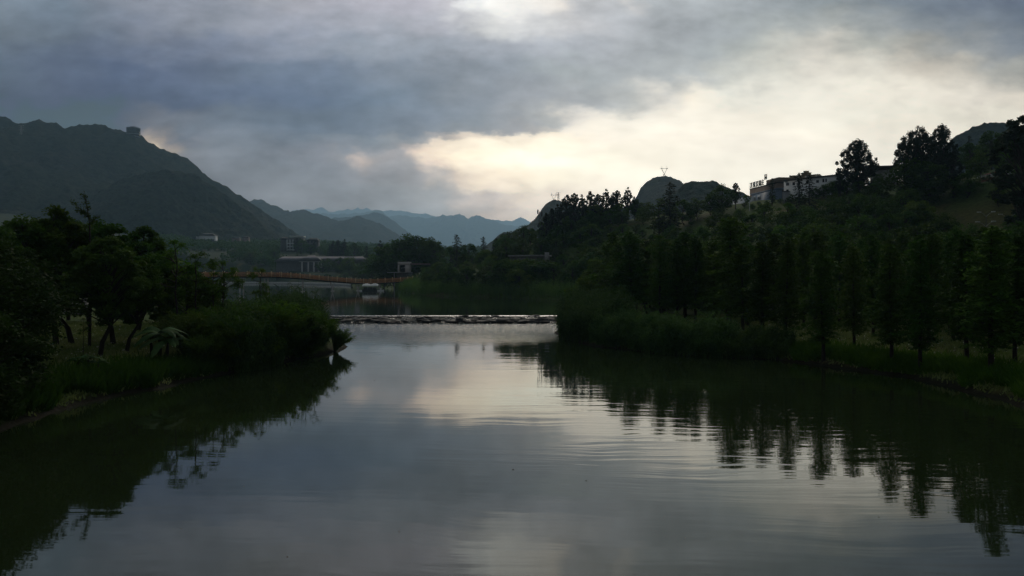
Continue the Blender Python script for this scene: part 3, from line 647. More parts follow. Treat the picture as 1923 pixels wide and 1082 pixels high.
# feathery leader above the canopy
tb = MB(); r = np.random.default_rng(5); pts = []
Yd = 64.0; xd = X(168, Yd); zd = gz(xd, Yd); Hd = Z(366, Yd) - zd
tb.tube([(0, 0, -0.3), (0.1, 0, Hd * .5), (0.0, 0, Hd * .82), (-0.35, 0, Hd)], [0.13, 0.09, 0.05, 0.015], 6)
for (a0, a1) in [((0, 0, Hd * .84), (-1.5, 0.2, Hd * .96)), ((-0.1, 0, Hd * .9), (-0.5, 0, Hd * 1.01)), ((0, 0, Hd * .86), (-0.9, -0.1, Hd * .90)), ((0, 0, Hd * .8), (0.7, 0, Hd * .86))]:
    a0 = np.array(a0); a1 = np.array(a1); limb(tb, a0, a1, 0.04, 0.012, r, 0.05, 3, 4)
    n = 150; s = r.random(n)[:, None]; pts.append(a0 + (a1 - a0) * s + r.normal(size=(n, 3)) * np.array([0.13, 0.13, 0.12]))
t_ = tag(empty('tree', (xd, Yd, zd)), 'thin bare leader with feathery twigs sticking up above the left canopy', 'tree')
tb.build('trunk', M['bark'], t_); link('crown', leafmesh('crown', np.concatenate(pts), 0.17, r=r), M['leaf_dark'], t_)
# shrub mass on the spit
WS = [(352, 60, 585, 1.1), (385, 63, 575, 1.1), (418, 63, 572, 1.0), (450, 65, 570, 1.1), (478, 66, 566, 1.0), (505, 67, 563, 1.1), (532, 70, 566, 1.0), (556, 72, 574, 1.0), (575, 76, 584, .9), (592, 78, 596, .8), (612, 77, 600, .8), (400, 75, 562, 1.2), (450, 80, 560, 1.2), (505, 84, 558, 1.2), (545, 88, 563, 1.1), (340, 72, 570, 1.1), (580, 92, 574, .9), (606, 75, 598, .8), (628, 76, 610, .8)]
for i, (px, Y, top, wd) in enumerate(WS):
    if i >= 17: lb = 'small leafy bush at the tip of the left spit, ' + ('nearer the shrub mass' if i == 17 else 'leaning out over the water')
    else: lb = 'dense narrow-leaved shrub in the thicket on the left spit'
    o = plant_px('willow%d' % (i % 3), px, Y, top, lb, cat='shrub', name='shrub', group='narrow-leaved shrubs on the left spit', wide=wd * 1.15, names=('stem', 'foliage'), lean=0.35 if i == 18 else 0.0, rz=0.1 if i == 18 else None)

for iB, (px, Y, top) in enumerate([(378, 57.5, 622), (402, 59, 610), (430, 60.5, 604), (455, 62, 596), (482, 63.5, 598), (508, 65.5, 590), (536, 67.5, 588), (562, 70, 590), (586, 72.5, 596), (600, 75, 588)]):
    plant_px('bush%d' % (px % 3) if iB % 3 == 1 else 'willow%d' % (px % 3), px, Y, top + [6, -4, -12][iB % 3], 'leafy bush overhanging the water along the front of the left spit, %s from the left' % ORD[iB], cat='shrub', name='bush', group='bushes along the front of the left spit', wide=1.15)
# ---- banana plants
def banana(px, Y, H, label, seed, n=9):
    r = np.random.default_rng(seed); x = X(px, Y)
    t = tag(empty('banana_plant', (x, Y, gz(x, Y) - 0.05)), label, 'banana plant', 'banana plants on the left bank')
    for k, (ox, hh) in enumerate([(0, 1.0), (-0.55, 0.8), (0.5, 0.7)]):
        sb = MB(); sb.tube([(ox, 0, -0.2), (ox, 0, H * hh * 0.25), (ox * 1.15, 0, H * hh * 0.5)], [0.16, 0.13, 0.07], 8); sb.build('stem', M['bark'], t)
        for j in range(n if k == 0 else 5):
            a = r.uniform(0, 6.28); L = r.uniform(1.3, 2.1) * H / 3.2; el = r.uniform(0.5, 1.3); vs = []; m_ = 12
            d = np.array([math.cos(a), math.sin(a), 0]); side = np.array([-math.sin(a), math.cos(a), 0])
            for q in range(m_ + 1):
                s = q / m_; c = np.array([ox * 1.15, 0, H * hh * 0.5]) + d * L * (math.cos(el) * s + 0.35 * s * s) + np.array([0, 0, L * (math.sin(el) * s - 0.85 * s * s)])
                wd = 0.30 * (math.sin(math.pi * min(1, s * 0.92 + 0.06)) ** 0.6) * (0.15 if q < 2 else 1) * H / 3.2
                jag = 1 - 0.25 * (q % 2)
                vs += [c - side * wd * jag + np.array([0, 0, -wd * 0.25]), c + np.array([0, 0, 0.04]), c + side * wd * jag + np.array([0, 0, -wd * 0.25])]
            f = []
            for q in range(m_): b_ = q * 3; f += [[b_, b_ + 1, b_ + 4, b_ + 3], [b_ + 1, b_ + 2, b_ + 5, b_ + 4]]
            lb = MB(); lb.add(vs, f); lb.build('leaf', M['banana'], t)
    return t
banana(300, 56, 4.0, 'large banana plant with broad drooping leaves on the left bank', 3)
banana(166, 49, 1.7, 'small banana plant low on the left bank near the water', 4, 6)
plant_px('umb2', 156, 58, 596, 'thin young sapling between the leaning trunks', name='sapling', cat='sapling')
# pale rocks far behind the grove
def rock_mesh(seed, sx, sy, sz):
    r = np.random.default_rng(seed)
    n = 7; m_ = 12; vs = []; f = []
    for i in range(n):
        th = math.pi * i / (n - 1)
        for j in range(m_):
            ph = 2 * math.pi * j / m_
            d = np.array([math.sin(th) * math.cos(ph), math.sin(th) * math.sin(ph), math.cos(th)])
            d = np.sign(d) * np.abs(d) ** 0.6
            k_ = 1 + 0.32 * (_h(np.array([i if 0 < i < n - 1 else 0]), np.array([j if 0 < i < n - 1 else 0]), seed)[0] - 0.5)
            vs.append(d * k_ * np.array([sx, sy, sz]))
    for i in range(n - 1):
        for j in range(m_):
            f.append([i * m_ + j, (i + 1) * m_ + j, (i + 1) * m_ + (j + 1) % m_, i * m_ + (j + 1) % m_])
    return mesh_np('rock', vs, f)
for i, (px, Y, s, lb) in enumerate([(126, 104, 1.6, 'pale boulder behind the leaning trunks, left of the pair'), (146, 106, 1.9, 'pale boulder behind the leaning trunks, right of the pair')]):
    x = X(px, Y); o = link('boulder', rock_mesh(60 + i, s * .8, s * .7, s * 1.2), M['paler']); o.location = (x, Y, gz(x, Y) + 0.9)
    tag(o, lb, 'rock', 'pale boulders behind the left grove')

# ---- right bank metasequoias: front row then the rows behind
FR = [(1160, 115, 456), (1186, 110, 435), (1240, 102, 440), (1272, 98, 446), (1306, 96, 443), (1340, 93, 452), (1370, 88, 408), (1396, 82, 460), (1431, 75, 455), (1476, 72, 446), (1509, 86, 452), (1546, 64, 470), (1605, 66, 462), (1640, 76, 440), (1674, 59, 461), (1728, 56, 449), (1744, 66, 440), (1790, 70, 430), (1817, 55, 440), (1862, 51, 425), (1906, 53, 440)]
for i, (px, Y, top) in enumerate(FR):
    plant_px('meta%d' % (i % 5), px, Y, top, 'slender conifer on the right bank, %s in the front row from the left' % ORD[i], name='conifer', cat='conifer', group='conifers in the front row on the right bank', wide=random.uniform(1.1, 1.5), lean=random.uniform(-.03, .03))
rr = random.Random(11); pl = []
for k in range(1600):
    px = rr.uniform(1135, 1990); Y = rr.uniform(72, 128); x = X(px, Y)
    if any((x - a) ** 2 + (Y - b) ** 2 < 2.4 ** 2 for a, b in pl + [(X(p, q), q) for p, q, _ in FR]): continue
    if Y < 72 + max(0, (1560 - px) / 9.0): continue
    if 1380 < px < 1640 and Y < 96 and rr.random() < 0.75: continue
    if gz(x, Y) < 1.0: continue
    pl.append((x, Y))
    if len(pl) > 98: break
for x, Y in pl:
    px = x * F / Y + HX
    top = 446 + rr.uniform(-16, 34) - max(0, px - 1750) * 0.08
    plant_px('meta%d' % rr.randrange(5), px, Y, top, 'slender conifer in the crowded rows behind the front row on the right bank', name='conifer', cat='conifer', group='conifers in the back rows on the right bank', wide=rr.uniform(1.25, 1.6))

# ---- hillside trees
def scatter(n, pxr, Yr, topf, keys, label, group, sep, seed, cond=None, hr=(5, 9), wide=(0.9, 1.2), name='tree', cat='tree'):
    r = random.Random(seed); got = []; tries = 0
    while len(got) < n and tries < n * 60:
        tries += 1
        px = r.uniform(*pxr); Y = math.sqrt(r.uniform(Yr[0] ** 2, Yr[1] ** 2)); x = X(px, Y)
        if any((x - a) ** 2 + (Y - b) ** 2 < sep ** 2 for a, b in got): continue
        z = gz(x, Y)
        if min(float(sdf(LOW, np.array([x]), np.array([Y]))[0]), float(sdf(UP, np.array([x]), np.array([Y]))[0])) < 2.0: continue
        gy = HY - (z - CAMZ) * F / Y
        if cond and not cond(px, Y, gy): continue
        got.append((x, Y))
        plant(r.choice(keys), x, Y, r.uniform(*hr), label, z=z, group=group, wide=r.uniform(*wide), name=name, cat=cat)
SL = ['slope0', 'slope1', 'slope2', 'slope4']
# shore trees under the slope
scatter(50, (1040, 1330), (116, 214), None, ['slope1', 'slope3', 'slope4'], 'round light green tree at the foot of the right slope behind the far reeds', 'light green trees at the foot of the right slope', 4.4, 21, hr=(6, 9))
scatter(24, (1025, 1190), (205, 300), None, SL, 'bushy tree low on the slope right of the low pale roof', 'trees low on the slope beside the low roof', 5.0, 31, hr=(5.5, 8.5), wide=(1.0, 1.3))
# dense crowns of the mid slope, right
scatter(34, (1470, 1740), (140, 205), None, ['slope0', 'slope2', 'slope4'], 'dense dark broadleaf tree on the middle of the right slope above the conifers', 'dark trees on the middle of the right slope', 5.2, 22, hr=(7, 9.5), wide=(1.1, 1.35))
scatter(46, (1120, 1480), (150, 245), lambda *a: 0, SL, 'bushy tree on the green slope below the hilltop buildings', 'trees on the slope below the hilltop buildings', 6.5, 23, cond=lambda px, Y, gy: gy > 425 + (px - 1120) * -0.03, hr=(4.5, 7.5))
scatter(22, (1180, 1560), (235, 275), None, SL, 'low shrub high on the green slope near the ridge', 'low shrubs high on the slope', 7.0, 24, hr=(2.0, 4.2), name='shrub', cat='shrub')
scatter(62, (735, 1130), (225, 345), None, SL, 'round tree in the wooded shore beyond the right reeds', 'trees of the wooded shore beyond the reeds', 6.2, 25, cond=lambda px, Y, gy: not (735 < px < 796 and Y < 392), hr=(6, 9.5), wide=(1.0, 1.35))
scatter(34, (1740, 1990), (90, 215), None, ['slope0', 'slope2', 'slope4'], 'dark tree on the right slope beside the dry grass patch', 'trees on the far right slope', 6.5, 26, cond=lambda px, Y, gy: not (1745 < px < 1880 and 398 < gy < 450), hr=(5, 9))

# tree line over the wooded shore, silhouetted on the mountains
TLN = [(742, 430, 452, 'slope0', 1.3), (762, 425, 440, 'slope2', 1.3), (780, 420, 439, 'slope0', 1.4), (800, 418, 446, 'slope2', 1.2), (820, 410, 449, 'slope1', 1.1), (858, 350, 441, 'fir0', 1.3), (880, 352, 455, 'slope0', 1.1), (908, 350, 445, 'fir1', 1.3), (932, 345, 446, 'airy1', 1.2), (957, 340, 442, 'fir0', 1.1), (980, 335, 452, 'slope2', 1.2), (1000, 330, 450, 'airy0', 1.2), (845, 370, 462, 'slope1', 1.3), (720, 440, 470, 'slope2', 1.2)]
for i, (px, Y, top, k, wd) in enumerate(sorted(TLN)):
    plant_px(k, px, Y, top, 'dark tree standing out of the tree line against the blue mountains, %s from the left' % ORD[i], group='tree line against the mountains', wide=wd)
for px, Y, top in [(812, 372, 499), (826, 362, 496), (840, 355, 493)]:
    plant_px('slope0', px, Y, top, {812: 'bushy tree on the shore just right of the concrete pavilion', 826: 'second bushy tree to the right of the concrete pavilion', 840: 'third bushy tree to the right of the concrete pavilion'}[px], group='bushy trees beside the pavilion', wide=1.4)
# further trees round the colonnaded hall and house
FT = [(624, 840, 452, 'airy0', 1.0), (634, 845, 450, 'airy1', 1.0), (646, 840, 450, 'airy2', 1.0), (667, 830, 454, 'slope0', 1.0), (617, 770, 485, 'slope2', 1.0), (688, 660, 462, 'fir0', 1.2), (714, 640, 452, 'airy2', 1.0), (606, 760, 487, 'slope2', 1.1), (640, 740, 482, 'slope0', 1.2), (655, 700, 480, 'slope4', 1.1), (700, 600, 478, 'slope2', 1.2), (726, 560, 470, 'slope0', 1.2), (515, 880, 466, 'slope0', 1.3), (496, 850, 474, 'slope2', 1.3), (470, 860, 470, 'slope4', 1.4), (440, 900, 468, 'slope0', 1.4), (420, 900, 480, 'slope2', 1.3), (558, 955, 446, 'airy0', 1.2), (566, 955, 449, 'slope2', 1.1), (590, 960, 455, 'airy1', 1.2), (583, 950, 458, 'slope0', 1.1), (600, 950, 462, 'slope2', 1.1)]
for i, (px, Y, top, k, wd) in enumerate(sorted(FT)):
    plant_px(k, px, Y, top, 'small distant tree by the colonnaded hall beyond the footbridge, %s from the left' % ORD[i], group='distant trees round the colonnaded hall', wide=wd) if i < 24 else None
scatter(40, (400, 760), (560, 790), None, SL, 'distant dark tree on the far shore behind the footbridge', 'distant trees on the far shore', 13, 27, hr=(6, 10), wide=(1.2, 1.6), cond=lambda px, Y, gy: not (545 < px < 625 and Y > 720))

# the far woods behind the hall and round the foot of the mountains: nobody could count these
r = np.random.default_rng(91); n = 9000
Yw = np.sqrt(r.uniform(700 ** 2, 1560 ** 2, n)); pw = r.uniform(250, 1010, n); xw = (pw - HX) * Yw / F
keep = (sdf(UP, xw, Yw) > 12) & ~((pw > 500) & (pw < 665) & (Yw > 700) & (Yw < 815)) & ~((pw > 520) & (pw < 605) & (Yw > 900) & (Yw < 1012)) & ~((pw > 355) & (pw < 480) & (Yw > 1150) & (Yw < 1305)) & (vn(xw * .02, Yw * .02, 7) > 0.28) & ~((pw > 533) & (pw < 556) & (Yw > 812) & (Yw < 1005))
xw = xw[keep]; Yw = Yw[keep]; zw = height(xw, Yw); n = len(xw); k_ = 26
hw = r.uniform(5, 10, n)
q = r.normal(size=(n, k_, 3)); q /= np.linalg.norm(q, axis=2)[:, :, None]; q *= (r.random((n, k_, 1)) ** 0.4)
q = q * np.stack([hw * .42, hw * .42, hw * .5], 1)[:, None, :] + np.stack([xw, Yw, zw + hw * .5], 1)[:, None, :]
tag(link('far_woods', leafmesh('far_woods', q.reshape(-1, 3), 2.4, r=r, aspect=0.8), M['leaf_dark']), 'dark woods on the far shore and at the foot of the mountains', 'woods', None, 'stuff')

# skyline poplars on the ridge
SK = [(1026, 398), (1037, 390), (1048, 384), (1063, 364), (1078, 361), (1094, 366), (1109, 357), (1123, 363), (1138, 355), (1150, 360), (1160, 356), (1179, 352), (1192, 368)]
for i, (px, top) in enumerate(SK):
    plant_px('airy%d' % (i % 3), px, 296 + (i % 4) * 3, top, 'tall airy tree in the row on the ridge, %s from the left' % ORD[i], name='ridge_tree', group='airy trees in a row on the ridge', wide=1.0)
scatter(26, (1018, 1215), (282, 300), None, ['slope0', 'slope2'], 'dark bush in the thicket under the row of ridge trees', 'thicket under the ridge trees', 3.6, 28, hr=(5, 8), wide=(0.9, 1.1), name='shrub', cat='shrub')
SKB = [(1258, 255, 343, 'fir1', 1.5, 'tall conifer-like tree rising in front of the round hill'), (1236, 262, 372, 'slope2', 1.2, 'short dark tree left of the conifer in front of the round hill'),
       (1285, 268, 372, 'slope0', 1.2, 'dark tree right of the conifer in front of the round hill'), (1310, 272, 372, 'slope2', 1.3, 'dark rounded tree on the ridge below the wooded knoll, left'), (1334, 272, 368, 'slope0', 1.1, 'dark rounded tree on the ridge below the wooded knoll, right'),
       (1356, 268, 347, 'slope2', 1.2, 'solid dark tree left of the see-through crown'), (1381, 270, 342, 'airy1', 1.0, 'see-through crown left of the rooftop sign'),
       (1450, 262, 335, 'fir0', 1.15, 'pointed dark tree in front of the sign building'), (1501, 232, 326, 'fir1', 1.3, 'left one of the two dark trees in front of the white house'), (1520, 230, 330, 'fir0', 1.3, 'right one of the two dark trees in front of the white house'),
       (1610, 235, 262, 'bigairy0', .95, 'big round spreading tree alone on the skyline above the slope'), (1578, 240, 316, 'airy2', 0.9, 'ragged small tree at the left foot of the big skyline tree'), (1636, 238, 322, 'slope0', 1.3, 'dark bush at the right foot of the big skyline tree'),
       (1722, 215, 237, 'bigairy1', .9, 'left of the two tallest skyline trees on the right'), (1768, 220, 234, 'bigairy0', .72, 'right of the two tallest skyline trees on the right'),
       (1700, 212, 300, 'slope2', 1.2, 'dark bush under the left of the two tallest trees'), (1740, 208, 300, 'slope0', 1.3, 'dark bush between the two tallest trees'), (1790, 205, 290, 'airy0', 1.3, 'dark broad tree right of the two tallest trees'), (1815, 200, 318, 'slope0', 1.3, 'dark bush beside the white railing'),
       (1924, 150, 212, 'airy1', 1.3, 'dark tree rising past the right edge of the view')]
for px, Y, top, k, wd, lb in SKB: plant_px(k, px, Y, top, lb, name='ridge_tree', wide=wd)
scatter(24, (1820, 1990), (262, 310), None, ['fir0', 'fir1', 'slope0', 'slope2'], 'dark tree on the rise behind the white railing at the right', 'trees on the rise behind the railing', 6.5, 29, hr=(9, 14), wide=(0.9, 1.2))
scatter(16, (1560, 1740), (205, 232), None, ['slope0', 'slope2'], 'dark bush on the steep bank under the skyline trees', 'bushes under the skyline trees', 5.0, 30, hr=(4.5, 7.5), wide=(1.0, 1.3), name='shrub', cat='shrub')

# ------------------------------------------------------------------ reeds and grass (stuff)
def reeds(name, pts, Hs, wid, leaves, seed, m='reed', lean=0.12):
    r = np.random.default_rng(seed); n = len(pts); Hs = Hs * np.where(r.random(n) < 0.04, r.uniform(1.1, 1.35, n), r.uniform(0.45, 1.06, n)) * (0.62 + 0.72 * vn(pts[:, 0] * 0.6, pts[:, 1] * 0.6, seed))
    z0 = height(pts[:, 0], pts[:, 1]); z0 = np.maximum(z0, -0.3)
    base = np.c_[pts, z0]
    ln = r.normal(size=(n, 2)) * lean * Hs[:, None]
    V = []; 
    def strip(b0, ctl, end, w_):
        k = len(b0); a = r.uniform(0, 3.14, k); s = np.c_[np.cos(a), np.sin(a), np.zeros(k)] * w_[:, None] / 2
        return np.stack([b0 - s, b0 + s, ctl + s, ctl - s], 1), np.stack([ctl - s, ctl + s, end + s * 0.1, end - s * 0.1], 1)
    tip = base + np.c_[ln, Hs]; mid = base + np.c_[ln * 0.3, Hs * 0.5]
    V += list(strip(base, mid, tip, np.full(n, wid * 0.6)))
    for k in range(leaves):
        t = r.uniform(0.2, 0.97, n)[:, None]; b0 = base + (tip - base) * t
        a = r.uniform(0, 6.28, n); L = r.uniform(0.35, 0.85, n) * np.minimum(1.0, Hs / 3)
        d = np.c_[np.cos(a), np.sin(a), np.zeros(n)] * L[:, None]
        c = b0 + d * 0.5 + np.c_[np.zeros((n, 2)), L * 0.38]; e = b0 + d + np.c_[np.zeros((n, 2)), L * r.uniform(-0.25, 0.35, n)]
        V += list(strip(b0, c, e, np.full(n, wid)))
    v = np.concatenate([q.reshape(-1, 3) for q in V]); 
    o = link(name, mesh_np(name, v, quads_idx(len(v) // 4)), M[m]); tag(o, kind='stuff'); return o
def band(poly, n, w0, w1, seed):
    r = np.random.default_rng(seed); poly = np.array(poly, float); seg = np.diff(poly, axis=0); L = np.hypot(seg[:, 0], seg[:, 1]); c = np.r_[0, np.cumsum(L)]
    s = r.uniform(0, c[-1], n); i = np.clip(np.searchsorted(c, s) - 1, 0, len(seg) - 1); t = (s - c[i]) / L[i]
    nn = np.c_[seg[:, 1], -seg[:, 0]] / L[:, None]
    off = r.uniform(w0, w1, n)
    off = off + (vn(s * 0.35, s * 0, seed) - 0.5) * 1.6
    return poly[i] + seg[i] * t[:, None] + nn[i] * off[:, None]
o = reeds('reeds', band([(9.8, 127), (8.8, 118), (7.2, 104), (6.9, 92), (9.2, 84)], 6500, -5.0, 0.9, 1), 3.7, 0.085, 6, 2)
tag(o, 'tall green reed bed beside the right end of the weir', 'reeds')
o = reeds('reeds', band([(9.2, 84), (11, 79), (14, 74.6), (19, 70.6)], 5200, -3.2, 1.2, 11), 2.35, 0.075, 6, 12)
tag(o, 'lower reed fringe along the right bank in front of the conifers', 'reeds')
o = reeds('reeds', band([(19, 70.6), (23.5, 67.8)], 1500, -2.0, 0.9, 41), 1.5, 0.07, 6, 42)
tag(o, 'short end of the reed fringe beside the open grass on the right bank', 'reeds')
o = reeds('reeds', band([(-62, 430), (-52, 372), (-45, 333), (-29, 272), (-2, 237), (19, 209), (27, 195), (25, 165)], 11000, -7.0, 0.8, 3), 4.0, 0.13, 4, 4, m='reedfar')
tag(o, 'long green reed bed along the far shore of the upper pool', 'reeds')
o = reeds('reeds', band([(-20.5, 59), (-19.4, 66), (-18.8, 72), (-19.2, 79), (-22, 88), (-28, 100)], 6500, -3.6, 0.6, 5), 3.5, 0.10, 6, 6)
tag(o, 'reeds standing in the water round the left spit', 'reeds')
def grass(name, pts, hh, seed, lab_, m_='grass'):
    r = np.random.default_rng(seed); pts = np.concatenate(pts)
    z = height(pts[:, 0], pts[:, 1]); k = z > 0.12; pts = pts[k]; z = z[k]; n = len(pts)
    a = r.uniform(0, 6.28, n); w_ = 0.05 + 0.03 * r.random(n); h_ = hh * r.uniform(0.5, 1.4, n)
    b = np.c_[pts, z - 0.03]; s = np.c_[np.cos(a), np.sin(a), np.zeros(n)] * w_[:, None]
    ln = np.c_[r.normal(size=(n, 2)) * 0.4 * h_[:, None], h_]
    v = np.stack([b - s, b + s, b + ln * 0.6 + s * 0.7, b + ln - s * 0.2], 1).reshape(-1, 3)
    o = link(name, mesh_np(name, v, quads_idx(n)), M[m_]); tag(o, lab_, 'grass', None, 'stuff')
r = np.random.default_rng(77)
Lp = r.uniform((-52, 38), (-19, 92), (60000, 2)); Rp = r.uniform((20, 38), (66, 110), (80000, 2))
M['weeds'] = M['leaf_dark']
grass('grass', [Lp], 0.22, 1, 'pale short grass under the trees on the left bank')
grass('grass', [Rp], 0.24, 2, 'olive short grass under the conifers on the right bank')
eL = band([(-24, 10), (-23.2, 20), (-24, 44), (-22.3, 52), (-20.7, 59)], 16000, 0, 0, 3); eL[:, 0] -= np.abs(r.normal(size=len(eL))) * 1.6
eR = band([(23.0, 68.8), (25.1, 63), (28, 57), (28.8, 51), (27.9, 43), (28.2, 20)], 20000, 0, 0, 4); eR += np.abs(r.normal(size=(len(eR), 1))) * np.array([[1.6, 0.4]])
grass('weeds', [eL], 0.8, 5, 'ragged weeds along the left water edge', 'leaf_dark')
grass('weeds', [eR], 0.6, 6, 'ragged weeds along the right water edge', 'leaf_mid')

def litter(name, pts, z, size, m_, lab_, cat_, seed):
    r = np.random.default_rng(seed); c = np.c_[pts, z]
    v = leaf_quads(c, size, up=6.0, aspect=0.8, r=r); o = link(name, mesh_np(name, v, quads_idx(len(c))), M[m_]); tag(o, lab_, cat_, None, 'stuff')
M['petal'] = plain('petal', (0.62, 0.60, 0.48), 0.9, 0.2, 1.0); M['deadleaf'] = plain('dead_leaf', (0.12, 0.09, 0.05), 0.8, 0.4, 3.0)
P1 = np.r_[r.uniform((-46, 44), (-21, 84), (1500, 2)), r.uniform((22, 50), (52, 98), (1300, 2))]; z1 = height(P1[:, 0], P1[:, 1]); k_ = z1 > 0.7
litter('wildflowers', P1[k_], z1[k_] + 0.2, 0.13, 'petal', 'small pale flowers scattered through the grass of both banks', 'wildflowers', 1)
P2 = r.uniform((-12, 18), (22, 62), (20, 2)); litter('floating_leaves', P2, np.full(20, 0.006), 0.06, 'deadleaf', 'a few dead leaves floating on the near water', 'floating leaves', 2)

# ------------------------------------------------------------------ weir and its rocks
wb = MB(); wb.box(-31, 9.2, 127.5, 128.3, -1.0, 0.985)
tag(wb.build('weir', M['concd']), 'long low weir sill holding back the upper pool', 'weir')
# water sliding down over the rock steps
xs = np.linspace(-31, 9.4, 260); ys = np.linspace(122.6, 127.9, 60); XX, YY = np.meshgrid(xs, ys, indexing='xy')
t = (YY - 122.9) / (127.5 - 122.9) + fbm(XX * 0.45, YY * 0.7, 51, 3) * 0.55
t = np.clip(t, 0, 1.05); st_ = (t * 4.0) % 1.0
zz = (np.floor(t * 4.0) + sstep(st_, 0.0, 0.14) * 0.9 + 0.10 * st_) / 4.0
zz = np.clip(zz, 0, 1) * 0.97 - 0.03 + fbm(XX * 1.2, YY * 1.5, 53, 3) * 0.04
zz = np.where(YY > 127.0, 0.90 + 0.105 * sstep(YY, 127.0, 127.6), zz)
ii = np.arange(zz.size).reshape(zz.shape)
q = np.stack([ii[:-1, :-1], ii[:-1, 1:], ii[1:, 1:], ii[1:, :-1]], -1).reshape(-1, 4)
o = link('cascade_water', mesh_np('cascade_water', np.stack([XX, YY, zz], -1).reshape(-1, 3), q), M['rapids'], smooth=True); tag(o, kind='structure')
rmesh = [rock_mesh(80 + i, 1, 1, 1) for i in range(8)]
for m_ in rmesh: m_.materials.append(M['rock'])
RK = [(652, 124.0, 1.0, .42), (641, 125.0, .7, .4), (668, 125.5, .9, .35), (688, 124.8, .9, .4), (700, 125.6, .8, .4), (715, 124.3, 1.1, .35), (722, 125.6, .8, .4), (745, 123.6, .9, .3), (790, 125.6, 1.0, .5), (800, 124.0, .8, .35), (812, 125.2, .8, .4), (822, 124.6, .9, .42), (862, 124.2, .75, .62), (903, 123.7, .9, .35), (918, 124.6, .7, .3), (946, 124.0, 1.25, .6), (960, 124.6, .7, .4), (983, 123.9, .9, .35), (998, 124.6, .8, .4), (1012, 124.4, 1.0, .5), (1045, 124.5, .6, .3), (612, 124.2, .9, .4), (628, 124.8, .7, .4)]
rk = random.Random(3); rocks = [(X(p, y), y, s, h, True) for p, y, s, h in RK]
for k in range(115): rocks.append((rk.uniform(-30.5, 8.6), rk.uniform(123.0, 127.6), rk.uniform(0.35, 1.0), rk.uniform(.16, .34), False))
for i, (x, y, s, h, big) in enumerate(rocks):
    o = bpy.data.objects.new('rock', rmesh[i % 8]); C.objects.link(o)
    tz = max(0.0, min(1.0, (y - 123.4) / 4.6)) * 0.72
    o.location = (x, y, tz + (0.05 if big else 0.10)); o.rotation_euler = (rk.uniform(-.12, .12), rk.uniform(-.12, .12), rk.uniform(0, 6.28)); o.scale = (s * 1.15, s * 0.8, h)
    if big: tag(o, 'large dark rock at the foot of the weir, %s from the left' % (ORD[sorted(q_[0] for q_ in rocks[:23]).index(x)]), 'rock', 'large rocks of the weir')
    else: tag(o, 'small flat dark rock lying in the weir cascade', 'rock', 'small rocks of the weir')

# ------------------------------------------------------------------ footbridge
def spline(P, n):
    P = np.array(P, float); t = np.arange(len(P)); tt = np.linspace(0, len(P) - 1, n); out = []
    for q in tt:
        i = min(int(q), len(P) - 2); f = q - i
        p0 = P[max(i - 1, 0)]; p1 = P[i]; p2 = P[i + 1]; p3 = P[min(i + 2, len(P) - 1)]
        out.append(0.5 * ((2 * p1) + (p2 - p0) * f + (2 * p0 - 5 * p1 + 4 * p2 - p3) * f * f + (3 * p1 - p0 - 3 * p2 + p3) * f ** 3))
    return np.array(out)
BP = [(300, 330, 519), (360, 334, 518.5), (420, 336, 518), (500, 338, 518), (560, 345, 521), (620, 360, 526.5), (680, 374, 530.5), (730, 378, 529), (775, 380, 526)]
path = spline([(X(p, y), y, Z(zy, y)) for p, y, zy in BP], 113)
br = tag(empty('footbridge', (path[60][0], path[60][1], 0)), 'long curving footbridge with an orange-brown railing across the upper pool', 'footbridge')
br_o = np.array([path[60][0], path[60][1], 0])
path = path - br_o
tan = np.gradient(path, axis=0); nrm = np.c_[tan[:, 1], -tan[:, 0]]; nrm /= np.linalg.norm(nrm, axis=1)[:, None]; nrm = np.c_[nrm, np.zeros(len(nrm))]
def ribbon(mb, off, w_, z0, z1):
    vs = []; n = len(path)
    for i in range(n):
        for (s, zz_) in ((-1, z0), (1, z0), (1, z1), (-1, z1)): vs.append(path[i] + nrm[i] * (off + s * w_ / 2) + np.array([0, 0, zz_]))
    f = []
    for i in range(n - 1):
        for j in range(4): f.append([i * 4 + j, i * 4 + (j + 1) % 4, i * 4 + 4 + (j + 1) % 4, i * 4 + 4 + j])
    f += [[3, 2, 1, 0], [n * 4 - 4, n * 4 - 3, n * 4 - 2, n * 4 - 1]]
    mb.add(vs, f)
b = MB(); ribbon(b, 0, 3.2, -0.35, 0.0); b.build('deck', M['wood'], br)
b = MB(); ribbon(b, 0, 1.2, -0.85, -0.352); b.build('girder', M['steeld'], br)
for sgn in (1, -1):
    b = MB(); ribbon(b, sgn * 1.5, 0.10, 1.42, 1.52); ribbon(b, sgn * 1.5, 0.05, 0.95, 1.0); ribbon(b, sgn * 1.5, 0.05, 0.50, 0.55)
    for i in range(0, 113):
        for k_ in range(3):
            p = path[i] + (path[min(i + 1, 112)] - path[i]) * k_ / 3 + nrm[i] * sgn * 1.5; b.box(p[0] - .05, p[0] + .05, p[1] - .05, p[1] + .05, p[2] + 0.004, p[2] + 1.418)
    b.build('railing', M['wood'], br)
for i in range(0, 113, 4):
    for sgn in (1, -1):
        b = MB(); p = path[i] + nrm[i] * sgn * 1.62; b.box(p[0] - .13, p[0] + .13, p[1] - .10, p[1] + .10, p[2] - 0.5, p[2] + 1.9); b.build('post', M['woodp'], br)
